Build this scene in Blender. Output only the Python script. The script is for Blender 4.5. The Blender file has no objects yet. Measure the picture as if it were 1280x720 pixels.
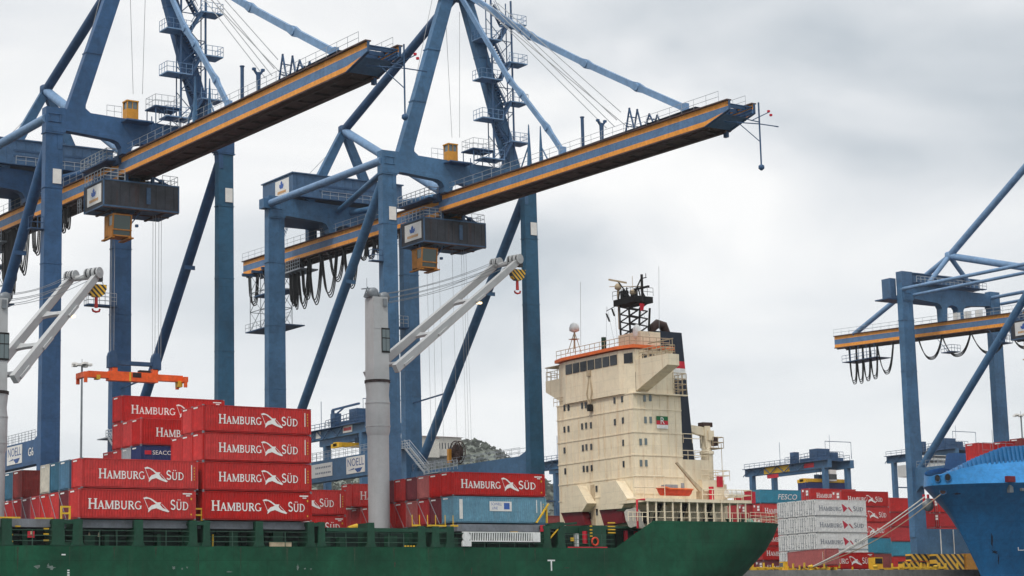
import bpy, bmesh, math, random
from mathutils import Vector, Matrix
random.seed(7)
S = bpy.context.scene
COL = S.collection
# ---------------------------------------------------------------- camera
F_PX, YAW, PITCH, ROLL = 2564.04, .6017, .1679, .0246
FW = Vector((math.sin(YAW)*math.cos(PITCH), math.cos(YAW)*math.cos(PITCH), math.sin(PITCH)))
R0 = Vector((math.cos(YAW), -math.sin(YAW), 0)); U0 = R0.cross(FW)
RT = R0*math.cos(ROLL) - U0*math.sin(ROLL); UP = U0*math.cos(ROLL) + R0*math.sin(ROLL)
cd = bpy.data.cameras.new('camera'); cam = bpy.data.objects.new('camera', cd); COL.objects.link(cam)
cd.sensor_width = 36; cd.lens = F_PX/1280*36; cd.clip_start = 1; cd.clip_end = 20000
cam.matrix_world = Matrix(((RT.x, UP.x, -FW.x, 0), (RT.y, UP.y, -FW.y, 0), (RT.z, UP.z, -FW.z, 0), (0, 0, 0, 1)))
S.camera = cam
def on(u, v, ax, val):            # the point a photo pixel shows on the plane axis = val
    d = FW*F_PX + RT*(u-640) - UP*(v-360)
    return d*(val/d[ax])
# ---------------------------------------------------------------- sky, sun, exposure
SUN_EL, SUN_DIR = math.radians(52), Vector((-.86, -.5, 0)).normalized()
w = bpy.data.worlds.new('World'); S.world = w; w.use_nodes = True
nt = w.node_tree; nt.nodes.clear()
def nd(t, **k):
    n = nt.nodes.new(t)
    for a, b in k.items(): setattr(n, a, b)
    return n
out = nd('ShaderNodeOutputWorld'); mixs = nd('ShaderNodeMixShader')
sky = nd('ShaderNodeTexSky', sky_type='NISHITA', sun_disc=False)
sky.sun_elevation = SUN_EL; sky.sun_rotation = math.atan2(SUN_DIR.x, SUN_DIR.y)
b1 = nd('ShaderNodeBackground'); b1.inputs[1].default_value = .1
b2 = nd('ShaderNodeBackground'); b2.inputs[1].default_value = 1.0
tc = nd('ShaderNodeTexCoord'); mp = nd('ShaderNodeMapping'); mp.inputs['Scale'].default_value = (1, 1, 2.4)
mp.inputs['Location'].default_value = (.37, .1, .22)
n1 = nd('ShaderNodeTexNoise'); n1.inputs['Scale'].default_value = 5.0; n1.inputs['Detail'].default_value = 5; n1.inputs['Roughness'].default_value = .45; n1.inputs['Distortion'].default_value = .4
rp = nd('ShaderNodeValToRGB')
rp.color_ramp.elements[0].position = .34; rp.color_ramp.elements[0].color = (.50, .545, .585, 1)
rp.color_ramp.elements[1].position = .66; rp.color_ramp.elements[1].color = (.93, .925, .912, 1)
e = rp.color_ramp.elements.new(.5); e.color = (.75, .768, .785, 1)
sx = nd('ShaderNodeSeparateXYZ')
zr = nd('ShaderNodeMapRange'); zr.inputs[1].default_value = .3; zr.inputs[2].default_value = 1; zr.inputs[3].default_value = 1.0; zr.inputs[4].default_value = 1.75
hz = nd('ShaderNodeMapRange'); hz.inputs[1].default_value = 0; hz.inputs[2].default_value = .2; hz.inputs[3].default_value = .75; hz.inputs[4].default_value = 0
mx = nd('ShaderNodeMix', data_type='RGBA'); mx.inputs['B'].default_value = (.83, .855, .875, 1)
ml = nd('ShaderNodeVectorMath', operation='SCALE')
L = nt.links.new
L(tc.outputs['Generated'], mp.inputs[0]); L(mp.outputs[0], n1.inputs['Vector']); L(n1.outputs['Fac'], rp.inputs[0])
L(tc.outputs['Generated'], sx.inputs[0]); L(sx.outputs[2], zr.inputs[0]); L(sx.outputs[2], hz.inputs[0])
L(hz.outputs[0], mx.inputs['Factor']); L(rp.outputs[0], mx.inputs['A'])
L(mx.outputs['Result'], ml.inputs[0]); L(zr.outputs[0], ml.inputs['Scale'])
L(ml.outputs[0], b2.inputs[0]); L(sky.outputs[0], b1.inputs[0])
mixs.inputs[0].default_value = .93
L(b1.outputs[0], mixs.inputs[1]); L(b2.outputs[0], mixs.inputs[2]); L(mixs.outputs[0], out.inputs[0])
sl = bpy.data.lights.new('sun', 'SUN'); sl.energy = 1.5; sl.angle = math.radians(12); sl.color = (1, .95, .87)
so = bpy.data.objects.new('sun', sl); COL.objects.link(so)
sd = SUN_DIR*math.cos(SUN_EL) + Vector((0, 0, math.sin(SUN_EL)))
so.rotation_euler = sd.to_track_quat('Z', 'Y').to_euler()
so.location = (0, 0, 150)
vs = S.view_settings; vs.view_transform = 'Standard'; vs.look = 'None'; vs.exposure = 0.2; vs.gamma = 1; vs.use_curve_mapping = False
# ---------------------------------------------------------------- materials
MATS = {}
def paint(name, rgb, rough=.5, var=.18, streak=.0, rust=(.12, .05, .025), sc=.35, metal=0, spec=.25, rnd=0, bump=0, grime=.2):
    m = bpy.data.materials.new(name); m.use_nodes = True; t = m.node_tree; p = t.nodes['Principled BSDF']
    p.inputs['Roughness'].default_value = rough; p.inputs['Metallic'].default_value = metal
    p.inputs['Specular IOR Level'].default_value = spec
    tc = t.nodes.new('ShaderNodeTexCoord'); n = t.nodes.new('ShaderNodeTexNoise')
    n.inputs['Scale'].default_value = sc; n.inputs['Detail'].default_value = 6; n.inputs['Roughness'].default_value = .6
    t.links.new(tc.outputs['Object'], n.inputs['Vector'])
    r = t.nodes.new('ShaderNodeValToRGB'); cr = r.color_ramp
    cr.elements[0].position = .3; cr.elements[1].position = .7
    cr.elements[0].color = tuple(c*(1-var) for c in rgb)+(1,); cr.elements[1].color = tuple(min(1, c*(1+var*.8)) for c in rgb)+(1,)
    t.links.new(n.outputs['Fac'], r.inputs[0]); col = r.outputs[0]
    if streak:
        mp = t.nodes.new('ShaderNodeMapping'); mp.inputs['Scale'].default_value = (1.6, 1.6, .12)
        n2 = t.nodes.new('ShaderNodeTexNoise'); n2.inputs['Scale'].default_value = 1.0; n2.inputs['Detail'].default_value = 7; n2.inputs['Roughness'].default_value = .65
        t.links.new(tc.outputs['Object'], mp.inputs[0]); t.links.new(mp.outputs[0], n2.inputs['Vector'])
        mr = t.nodes.new('ShaderNodeMapRange'); mr.inputs[1].default_value = .52; mr.inputs[2].default_value = .78; mr.inputs[4].default_value = streak
        t.links.new(n2.outputs['Fac'], mr.inputs[0])
        mx = t.nodes.new('ShaderNodeMix'); mx.data_type = 'RGBA'; mx.inputs['B'].default_value = rust+(1,)
        t.links.new(mr.outputs[0], mx.inputs['Factor']); t.links.new(col, mx.inputs['A']); col = mx.outputs['Result']
    if rnd:
        oi = t.nodes.new('ShaderNodeObjectInfo'); hs = t.nodes.new('ShaderNodeHueSaturation')
        mr = t.nodes.new('ShaderNodeMapRange'); mr.inputs[3].default_value = 1-rnd; mr.inputs[4].default_value = 1+rnd
        t.links.new(oi.outputs['Random'], mr.inputs[0]); t.links.new(mr.outputs[0], hs.inputs['Value'])
        t.links.new(col, hs.inputs['Color']); col = hs.outputs[0]
        m2 = t.nodes.new('ShaderNodeMapRange'); m2.inputs[3].default_value = 1.04; m2.inputs[4].default_value = .95; t.links.new(oi.outputs['Random'], m2.inputs[0]); t.links.new(m2.outputs[0], hs.inputs['Saturation'])
    if grime:                                   # blotchy fading and dirt
        n3 = t.nodes.new('ShaderNodeTexNoise'); n3.inputs['Scale'].default_value = sc*4.5; n3.inputs['Detail'].default_value = 9; n3.inputs['Roughness'].default_value = .7; n3.inputs['Distortion'].default_value = .6
        t.links.new(tc.outputs['Object'], n3.inputs['Vector']); mr3 = t.nodes.new('ShaderNodeMapRange'); mr3.inputs[1].default_value = .36; mr3.inputs[2].default_value = .64; mr3.inputs[3].default_value = 1-grime; mr3.inputs[4].default_value = 1+grime*.55
        t.links.new(n3.outputs['Fac'], mr3.inputs[0]); v3 = t.nodes.new('ShaderNodeVectorMath'); v3.operation = 'SCALE'; t.links.new(col, v3.inputs[0]); t.links.new(mr3.outputs[0], v3.inputs['Scale']); col = v3.outputs[0]
    t.links.new(col, p.inputs['Base Color'])
    if bump:
        bn = t.nodes.new('ShaderNodeBump'); bn.inputs['Strength'].default_value = bump; bn.inputs['Distance'].default_value = .05
        t.links.new(n.outputs['Fac'], bn.inputs['Height']); t.links.new(bn.outputs[0], p.inputs['Normal'])
    MATS[name] = m
    return m
paint('crane_blue', (.058, .145, .265), .5, .18, .28, rust=(.05, .08, .11), sc=.25)
paint('crane_blue_deep', (.034, .098, .215), .5, .18, .25, rust=(.04, .07, .1), sc=.25)
paint('crane_teal', (.024, .098, .178), .5, .16, .25, rust=(.03, .06, .08), sc=.25)
paint('crane_blue_dark', (.035, .085, .175), .55, .2, .25, rust=(.03, .035, .05), sc=.3)
paint('crane_blue_pale', (.16, .27, .43), .5, .15, .1, rust=(.1, .13, .18))
paint('house_blue', (.06, .125, .225), .5, .12, .2, rust=(.04, .06, .08))
paint('boom_orange', (.84, .33, .05), .5, .12, .25, rust=(.25, .11, .04), sc=.6)
paint('boom_slate', (.10, .19, .335), .55, .18, .4, rust=(.06, .09, .13), sc=.6)
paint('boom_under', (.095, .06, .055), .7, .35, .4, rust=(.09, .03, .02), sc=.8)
paint('trolley_dark', (.045, .05, .062), .6, .3, .8, rust=(.085, .036, .026), sc=.5)
paint('rail_grey', (.36, .39, .42), .5, .1)
paint('steel_grey', (.2, .22, .24), .45, .2, metal=.3)
paint('black_cable', (.012, .012, .014), .5, .2)
paint('rope_grey', (.35, .36, .37), .5, .1)
paint('rope_pale', (.62, .60, .55), .8, .1)
paint('rope_tan', (.42, .34, .24), .8, .1)
paint('cab_orange', (.62, .27, .03), .5, .12, .2)
paint('hazard_yellow', (.75, .42, .02), .55, .12, .2)
paint('yellow_paint', (.72, .44, .03), .5, .1)
paint('white_panel', (.76, .74, .70), .5, .05, grime=.08)
paint('emblem_blue', (.05, .13, .42), .5, .05)
paint('logo_blue', (.03, .09, .28), .5, .05)
paint('emblem_orange', (.65, .33, .1), .5, .05)
paint('hull_green', (.010, .084, .043), .6, .36, .45, rust=(.035, .045, .03), sc=.2, spec=.12)
paint('deck_green', (.010, .06, .034), .55, .25, .3, rust=(.05, .04, .025), sc=.5)
paint('rail_green', (.05, .12, .085), .6, .2)
paint('cab_rust', (.42, .17, .025), .6, .3, .5, rust=(.12, .05, .02), sc=1.5)
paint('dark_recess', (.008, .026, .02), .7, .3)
paint('hatch_grey', (.2, .215, .24), .6, .15, .25, rust=(.12, .08, .06))
paint('ship_cream', (.84, .73, .54), .5, .06, .62, rust=(.52, .30, .13), sc=.3, grime=.07)
paint('cream_dark', (.5, .4, .27), .6, .1, .3, rust=(.25, .14, .07))
paint('bridge_orange', (.85, .17, .04), .5, .08)
paint('maroon', (.16, .008, .015), .5, .2, .2)
paint('funnel_navy', (.010, .018, .035), .5, .15, .1)
paint('exhaust_brown', (.05, .025, .02), .6, .4, .4, rust=(.12, .045, .02), sc=1)
paint('flag_red', (.55, .02, .04), .6, .1)
paint('flag_green', (.01, .15, .05), .6, .1)
paint('white_paint', (.80, .80, .78), .5, .04)
paint('ship_crane_grey', (.43, .44, .445), .5, .06, .3, rust=(.28, .26, .24), sc=.3, grime=.05)
paint('ship_crane_under', (.34, .2, .16), .6, .15, .3)
paint('winch_dark', (.05, .05, .055), .5, .3, metal=.3)
paint('hook_red', (.5, .03, .025), .5, .1)
paint('lifeboat_orange', (.62, .06, .025), .5, .08, .15)
paint('spreader_orange', (.85, .12, .02), .45, .1, .25, rust=(.35, .06, .02))
paint('c_red', (.50, .020, .018), .5, .14, .42, rust=(.24, .022, .018), sc=.4, rnd=.13)
paint('c_crimson', (.40, .016, .02), .5, .15, .3, rust=(.2, .03, .03), sc=.5, rnd=.15)
paint('c_maroon', (.17, .025, .035), .55, .2, .35, rust=(.1, .04, .035), sc=.6, rnd=.12)
paint('c_brown', (.24, .035, .032), .55, .2, .35, rust=(.12, .04, .03), sc=.6, rnd=.1)
paint('c_pink', (.42, .12, .115), .65, .15, .4, rust=(.3, .09, .07), sc=.6, rnd=.1)
paint('c_blue', (.07, .17, .27), .5, .2, .35, rust=(.1, .09, .08), sc=.5)
paint('c_sky', (.13, .29, .39), .5, .14, .35, rust=(.2, .17, .14), sc=.5)
paint('c_teal', (.03, .23, .34), .5, .1, .15)
paint('c_darkteal', (.03, .12, .19), .5, .2, .3)
paint('c_navy', (.02, .035, .13), .5, .15, .2)
paint('c_beige', (.56, .52, .44), .6, .1, .3, rust=(.3, .24, .17))
paint('c_grey', (.38, .40, .42), .6, .1, .3)
paint('c_white', (.74, .74, .72), .5, .05, .3, rust=(.42, .36, .3), sc=.5)
paint('letter_grey', (.2, .22, .26), .5, .05)
paint('letter_white', (.82, .80, .77), .5, .05, grime=.1)
paint('emblem_red', (.5, .02, .05), .5, .05)
paint('seal_dark', (.03, .02, .02), .7, .2)
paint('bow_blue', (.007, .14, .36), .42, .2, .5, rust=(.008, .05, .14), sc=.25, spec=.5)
paint('bow_blue_skylit', (.028, .23, .55), .35, .1, .1, rust=(.1, .3, .5), sc=.3)  # lighter copy of the bow blue: skylight on the upper band painted in
paint('scuff_grey', (.16, .2, .18), .7, .3, sc=3)
paint('hull_rust', (.06, .045, .03), .7, .4, sc=2)
paint('hull_rust_thin', (.028, .055, .03), .7, .4, sc=2)
paint('bow_scuff', (.022, .03, .05), .7, .4, sc=2)
paint('antifoul_red', (.3, .035, .04), .6, .2)
paint('concrete', (.2, .2, .19), .85, .2, .3, rust=(.1, .1, .09))
paint('asphalt', (.06, .06, .06), .9, .2)
paint('rubber', (.015, .015, .016), .8, .2)
paint('hill_green_hazed', (.15, .17, .14), .9, .35, sc=.02)  # lightened and greyed: part of the distance haze is in this colour
paint('leaf_hazed', (.115, .135, .10), .8, .35, sc=.05)  # foliage paled the same way, distance haze mixed into its colour
paint('stucco', (.55, .52, .46), .8, .1, .2)
paint('roof_tile', (.22, .09, .06), .8, .2)
paint('canvas', (.55, .52, .46), .8, .15, bump=.5, sc=2)
paint('pale_green', (.22, .45, .33), .7, .1)
def glassmat(name, rgb, rough=.12):
    m = bpy.data.materials.new(name); m.use_nodes = True; p = m.node_tree.nodes['Principled BSDF']
    p.inputs['Base Color'].default_value = rgb+(1,); p.inputs['Roughness'].default_value = rough; p.inputs['Specular IOR Level'].default_value = .6
    MATS[name] = m
glassmat('glass_dark', (.012, .015, .02)); glassmat('glass_green', (.03, .06, .055)); glassmat('glass_pale', (.12, .16, .17))
# hazard stripes (real painted stripes on the piece itself)
def stripes(name, a, b, sc):
    m = bpy.data.materials.new(name); m.use_nodes = True; t = m.node_tree; p = t.nodes['Principled BSDF']; p.inputs['Roughness'].default_value = .5
    tc = t.nodes.new('ShaderNodeTexCoord'); mp = t.nodes.new('ShaderNodeMapping'); mp.inputs['Rotation'].default_value = (0, math.radians(45), 0)
    wv = t.nodes.new('ShaderNodeTexWave'); wv.inputs['Scale'].default_value = sc
    r = t.nodes.new('ShaderNodeValToRGB'); r.color_ramp.interpolation = 'CONSTANT'
    r.color_ramp.elements[0].color = a+(1,); r.color_ramp.elements[1].color = b+(1,); r.color_ramp.elements[1].position = .5
    t.links.new(tc.outputs['Object'], mp.inputs[0]); t.links.new(mp.outputs[0], wv.inputs[0]); t.links.new(wv.outputs['Fac'], r.inputs[0]); t.links.new(r.outputs[0], p.inputs['Base Color'])
    MATS[name] = m
stripes('hazard_fine', (.72, .42, .02), (.015, .015, .015), .75)
stripes('hazard_wide', (.72, .40, .03), (.015, .015, .015), .36)
def plates(name, bw, bh, seam=.72, tone=.9):       # welded plates: seams and slightly different plate tones
    t = MATS[name].node_tree; p = t.nodes['Principled BSDF']; src = p.inputs['Base Color'].links[0].from_socket
    tc = t.nodes.new('ShaderNodeTexCoord'); sp = t.nodes.new('ShaderNodeSeparateXYZ'); ad = t.nodes.new('ShaderNodeMath'); cb = t.nodes.new('ShaderNodeCombineXYZ'); br = t.nodes.new('ShaderNodeTexBrick')
    t.links.new(tc.outputs['Object'], sp.inputs[0]); t.links.new(sp.outputs[0], ad.inputs[0]); t.links.new(sp.outputs[1], ad.inputs[1]); t.links.new(ad.outputs[0], cb.inputs[0]); t.links.new(sp.outputs[2], cb.inputs[1]); t.links.new(cb.outputs[0], br.inputs['Vector'])
    br.inputs['Color1'].default_value = (1, 1, 1, 1); br.inputs['Color2'].default_value = (tone,)*3+(1,); br.inputs['Mortar'].default_value = (seam,)*3+(1,); br.inputs['Scale'].default_value = 1; br.inputs['Mortar Size'].default_value = .035; br.inputs['Mortar Smooth'].default_value = .6; br.inputs['Brick Width'].default_value = bw; br.inputs['Row Height'].default_value = bh
    mx = t.nodes.new('ShaderNodeMix'); mx.data_type = 'RGBA'; mx.blend_type = 'MULTIPLY'; mx.inputs['Factor'].default_value = 1
    t.links.new(src, mx.inputs['A']); t.links.new(br.outputs['Color'], mx.inputs['B']); t.links.new(mx.outputs['Result'], p.inputs['Base Color'])
plates('hull_green', 7.5, 2.1, .7, .86); plates('bow_blue', 6, 2.3, .75, .88); plates('bow_blue_skylit', 6, 2.3, .82, .94); plates('ship_cream', 3.1, 1.35, .86, .95); plates('crane_blue', 9, 4.1, .8, .94); plates('crane_blue_deep', 9, 4.1, .8, .93); plates('crane_teal', 9, 4.1, .8, .93)
# water
m = bpy.data.materials.new('water'); m.use_nodes = True; p = m.node_tree.nodes['Principled BSDF']; p.inputs['Base Color'].default_value = (.02, .05, .05, 1); p.inputs['Roughness'].default_value = .1
n = m.node_tree.nodes.new('ShaderNodeTexNoise'); n.inputs['Scale'].default_value = 400; b = m.node_tree.nodes.new('ShaderNodeBump'); b.inputs['Strength'].default_value = .5
m.node_tree.links.new(n.outputs['Fac'], b.inputs['Height']); m.node_tree.links.new(b.outputs[0], p.inputs['Normal']); MATS['water'] = m
# ---------------------------------------------------------------- mesh helpers
V = Vector
class MB:
    def __init__(s): s.v = []; s.f = []; s.m = []; s.s = []
    def add(s, vs, fs, m=0, sm=False):
        o = len(s.v); s.v += [tuple(v) for v in vs]
        for f in fs: s.f.append([i+o for i in f]); s.m.append(m); s.s.append(sm)
        return s
    def box(s, a, b, m=0):
        x0, y0, z0 = a; x1, y1, z1 = b
        vs = [(x0, y0, z0), (x1, y0, z0), (x1, y1, z0), (x0, y1, z0), (x0, y0, z1), (x1, y0, z1), (x1, y1, z1), (x0, y1, z1)]
        return s.add(vs, [(3, 2, 1, 0), (4, 5, 6, 7), (0, 1, 5, 4), (1, 2, 6, 5), (2, 3, 7, 6), (3, 0, 4, 7)], m)
    def cbox(s, c, d, m=0): return s.box([c[i]-d[i]/2 for i in range(3)], [c[i]+d[i]/2 for i in range(3)], m)
    def bar(s, p, q, w, h, m=0, up=(0, 0, 1), w2=None, h2=None):
        p = V(p); q = V(q); d = (q-p).normalized(); u = V(up)
        if abs(d.dot(u)) > .98: u = V((0, 1, 0))
        a = d.cross(u).normalized(); b = a.cross(d); w2 = w2 or w; h2 = h2 or h
        vs = [p+a*i*w/2+b*j*h/2 for i, j in ((-1, -1), (1, -1), (1, 1), (-1, 1))]+[q+a*i*w2/2+b*j*h2/2 for i, j in ((-1, -1), (1, -1), (1, 1), (-1, 1))]
        return s.add(vs, [(3, 2, 1, 0), (4, 5, 6, 7), (0, 1, 5, 4), (1, 2, 6, 5), (2, 3, 7, 6), (3, 0, 4, 7)], m)
    def tube(s, pts, r, n=10, m=0, r2=None, caps=True):
        pts = [V(p) for p in pts]; k = len(pts); o = []; prev = None
        for i, p in enumerate(pts):
            d = (pts[min(i+1, k-1)]-pts[max(i-1, 0)]).normalized()
            u = V((0, 0, 1)) if abs(d.z) < .95 else V((0, 1, 0))
            a = d.cross(u).normalized(); b = a.cross(d)
            rr = r if r2 is None else r+(r2-r)*i/max(1, k-1)
            o += [p+(a*math.cos(2*math.pi*j/n)+b*math.sin(2*math.pi*j/n))*rr for j in range(n)]
        fs = [(i*n+j, i*n+(j+1) % n, (i+1)*n+(j+1) % n, (i+1)*n+j) for i in range(k-1) for j in range(n)]
        s.add(o, fs, m, n > 5)
        if caps: s.add([o[j] for j in range(n)], [tuple(range(n-1, -1, -1))], m); s.add([o[(k-1)*n+j] for j in range(n)], [tuple(range(n))], m)
        return s
    def prism(s, poly, d, m=0, ms=None):      # poly: 3D points, extruded by vector d
        n = len(poly); d = V(d); A = [V(p) for p in poly]; B = [p+d for p in A]
        s.add(A+B, [tuple(range(n-1, -1, -1)), tuple(range(n, 2*n))], m)
        return s.add(A+B, [(i, (i+1) % n, n+(i+1) % n, n+i) for i in range(n)], m if ms is None else ms)
    def lathe(s, c, prof, n=16, m=0, axis='z', sm=True):
        c = V(c); o = []
        for r, h in prof:
            for j in range(n):
                a = 2*math.pi*j/n; x, y = r*math.cos(a), r*math.sin(a)
                o.append(c+(V((x, y, h)) if axis == 'z' else V((x, h, y)) if axis == 'y' else V((h, x, y))))
        k = len(prof)
        s.add(o, [(i*n+j, i*n+(j+1) % n, (i+1)*n+(j+1) % n, (i+1)*n+j) for i in range(k-1) for j in range(n)], m, sm)
        s.add(o[:n], [tuple(range(n-1, -1, -1))], m); return s.add(o[-n:], [tuple(range(n))], m)
    def grid(s, rows, m=0, sm=True, flip=False):
        k = len(rows[0]); o = [p for r in rows for p in r]
        fs = [(i*k+j, i*k+j+1, (i+1)*k+j+1, (i+1)*k+j) for i in range(len(rows)-1) for j in range(k-1)]
        if flip: fs = [f[::-1] for f in fs]
        return s.add(o, fs, m, sm)
    def flat(s, pts2, org, ex, ey, m=0):      # list of 2D polygons laid on a plane
        org = V(org); ex = V(ex); ey = V(ey)
        nz = ey.cross(ex).normalized()*-.0008     # each piece a hair above the last, never in one plane
        for i, poly in enumerate(pts2): s.add([org+ex*x+ey*y+nz*(i % 37) for x, y in poly], [tuple(range(len(poly)))], m)
        return s
    def mesh(s, data, org, ex, ey, m=0):
        org = V(org); ex = V(ex); ey = V(ey); nz = ex.cross(ey)
        return s.add([org+ex*v.co.x+ey*v.co.y for v in data.vertices], [tuple(p.vertices) for p in data.polygons], m)
    def rail(s, pts, h=1.05, step=1.5, r=.035, m=0, mid=2):
        pts = [V(p) for p in pts]
        for p, q in zip(pts, pts[1:]):
            n = max(1, round((q-p).length/step))
            for i in range(n+1):
                a = p+(q-p)*i/n; s.tube([a, a+V((0, 0, h))], r, 4, m, caps=False)
            for k in range(mid):
                z = V((0, 0, h*(k+1)/mid)); s.tube([p+z, q+z], r, 4, m, caps=False)
        return s
    def build(s, name, mats, parent=None):
        if isinstance(mats, str): mats = [mats]
        me = bpy.data.meshes.new(name); o = ROOT.get(parent.name, V((0, 0, 0))) if parent else V((0, 0, 0))
        me.from_pydata([tuple(V(v)-o) for v in s.v], [], s.f)
        for mt in mats: me.materials.append(MATS[mt])
        me.polygons.foreach_set('material_index', s.m); me.polygons.foreach_set('use_smooth', s.s); me.update()
        ob = bpy.data.objects.new(name, me); COL.objects.link(ob)
        if parent: ob.parent = parent; ROOT[ob.name] = o
        return ob
    def build_each(s, name, mats, parent=None):      # one object for every separate piece
        key = {}; par = list(range(len(s.v)))
        def find(i):
            while par[i] != i: par[i] = par[par[i]]; i = par[i]
            return i
        for i, v in enumerate(s.v):
            k = tuple(round(c, 3) for c in v)
            if k in key: par[find(i)] = find(key[k])
            else: key[k] = i
        for f in s.f:
            for i in f[1:]: par[find(i)] = find(f[0])
        groups = {}
        for n, f in enumerate(s.f): groups.setdefault(find(f[0]), []).append(n)
        for fs in groups.values():
            b = MB(); ix = {}
            for n in fs:
                for i in s.f[n]:
                    if i not in ix: ix[i] = len(b.v); b.v.append(s.v[i])
                b.f.append([ix[i] for i in s.f[n]]); b.m.append(s.m[n]); b.s.append(s.s[n])
            b.build(name, mats, parent)
ROOT = {}
def thing(name, label, cat, loc=(0, 0, 0), group=None):
    o = bpy.data.objects.new(name, None); COL.objects.link(o); o.location = loc; o.empty_display_size = 1
    ROOT[o.name] = V(loc); return tag(o, label, cat, group)
def tag(o, label, cat, group=None):
    o['label'] = label; o['category'] = cat
    if group: o['group'] = group
    return o
def struct(o): o['kind'] = 'structure'; return o
_txt = {}
def text_mesh(t, size=1.0):
    if (t, size) in _txt: return _txt[(t, size)]
    c = bpy.data.curves.new('text', 'FONT'); c.body = t; c.size = size; c.resolution_u = 3
    ob = bpy.data.objects.new('text', c); COL.objects.link(ob)
    me = bpy.data.meshes.new_from_object(ob); bpy.data.objects.remove(ob); _txt[(t, size)] = me
    return me
def text_w(me): xs = [v.co.x for v in me.vertices]; return min(xs), max(xs)
# serif capitals from strokes: list of (points, width list)
def arc(cx, cy, rx, ry, a0, a1, n=9): return [(cx+rx*math.cos(math.radians(a0+(a1-a0)*i/n)), cy+ry*math.sin(math.radians(a0+(a1-a0)*i/n))) for i in range(n+1)]
TK, TN = .17, .105
def st(x, y0=0, y1=1, w=TK, sf=(1, 1)):
    r = [([(x, y0), (x, y1)], w)]
    if sf[0]: r.append(([(x-.15, y0+.03), (x+.15, y0+.03)], .06))
    if sf[1]: r.append(([(x-.15, y1-.03), (x+.15, y1-.03)], .06))
    return r
GL = {
 'H': (.9, st(.17)+st(.73)+[([(.17, .52), (.73, .52)], TN)]),
 'A': (.82, [([(.10, 0), (.40, .97)], TN), ([(.70, 0), (.40, 1)], TK), ([(.2, .32), (.6, .32)], TN), ([(0, .03), (.22, .03)], .06), ([(.56, .03), (.84, .03)], .06)]),
 'M': (1.12, st(.16, w=TN)+st(.96)+[([(.18, .98), (.54, .04)], TK), ([(.54, .04), (.94, .98)], TN)]),
 'B': (.74, st(.17)+[([(.17, .96)]+arc(.36, .745, .22, .215, 90, -90)+[(.17, .53)], .13), ([(.17, .53)]+arc(.38, .285, .26, .245, 90, -90)+[(.17, .04)], .14)]),
 'U': (.86, [([(.16, 1), (.16, .35)]+arc(.42, .32, .26, .29, 180, 360)+[(.68, 1)], .135), ([(.04, .97), (.26, .97)], .06), ([(.6, .97), (.78, .97)], .06)]),
 'R': (.80, st(.17)+[([(.17, .96)]+arc(.38, .74, .22, .22, 90, -90)+[(.17, .52)], .13), ([(.38, .52), (.72, .02)], TK), ([(.62, .03), (.84, .03)], .06)]),
 'G': (.88, [(arc(.46, .5, .38, .46, 50, 318, 16), .13), ([(.74, .08), (.74, .42)], TK), ([(.58, .42), (.88, .42)], .06)]),
 'S': (.62, [(arc(.32, .73, .2, .22, 30, 225, 8)+[(.32, .5)]+arc(.32, .27, .22, .22, 45, -150, 8), .13)]),
 'D': (.88, st(.17)+[([(.17, .96), (.3, .96)]+arc(.34, .5, .42, .46, 80, -80, 10)+[(.3, .04), (.17, .04)], .12)]),
}
def word(t, cap, small=.8, sx=1.0):
    x = 0; polys = []
    for i, ch in enumerate(t):
        s = cap*(1 if i == 0 else small); um = ch == 'Ü'; adv, strokes = GL['U' if um else ch]
        strokes = list(strokes)
        if um: strokes += [([(.24, 1.24), (.34, 1.24)], .12), ([(.5, 1.24), (.6, 1.24)], .12)]
        for pts, w in strokes:
            for (ax, ay), (bx, by) in zip(pts, pts[1:]):
                dx, dy = bx-ax, by-ay; l = math.hypot(dx, dy) or 1; nx, ny = -dy/l*w/2, dx/l*w/2
                ex, ey = dx/l*.02, dy/l*.02
                polys.append([(x+(px)*s*sx, py*s) for px, py in ((ax-nx-ex, ay-ny-ey), (bx-nx+ex, by-ny+ey), (bx+nx+ex, by+ny+ey), (ax+nx-ex, ay+ny-ey))])
        x += adv*s*sx+.03*cap
    return polys, x
EMB = [(0, .93), (.13, 1), (.32, .89), (.53, .65), (.68, .66), (.64, .5), (.74, .3), (1, .1), (.95, .02), (.72, .13), (.5, .28), (.32, .19), (.19, 0), (.21, .27), (.32, .46), (.49, .55), (.38, .71), (.23, .87), (.04, .86)]
EMBT = [[(.03, .9), (.048, .9), (.215, .22), (.195, .22)], [(.68, .55), (.698, .56), (.96, .12), (.94, .1)]]
EMB_TRI = [[(0, 1), (.12, .93), (.52, .5), (.14, 0), (.1, .45)], [(.55, .6), (.68, .62), (1, 0), (.78, .2)]]
# ================================================================ SETTING
ZQ = 7.7                                      # quay level
mb = MB(); mb.add([(-800, -400, -2.5), (2600, -400, -2.5), (2600, 209.75, -2.5), (-800, 209.75, -2.5)], [(0, 1, 2, 3)]); struct(mb.build('water', 'water'))
mb = MB(); mb.box((-800, 209.75, -6), (2600, 2600, ZQ), 0); struct(mb.build('ground', 'asphalt'))
mb = MB(); mb.box((-800, 208.9, 6.4), (2600, 209.75, ZQ+.1), 0)
mb.box((-800, 209.4, -4), (2600, 209.75, 6.4), 0)
struct(mb.build('quay_wall', 'concrete'))
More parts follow.
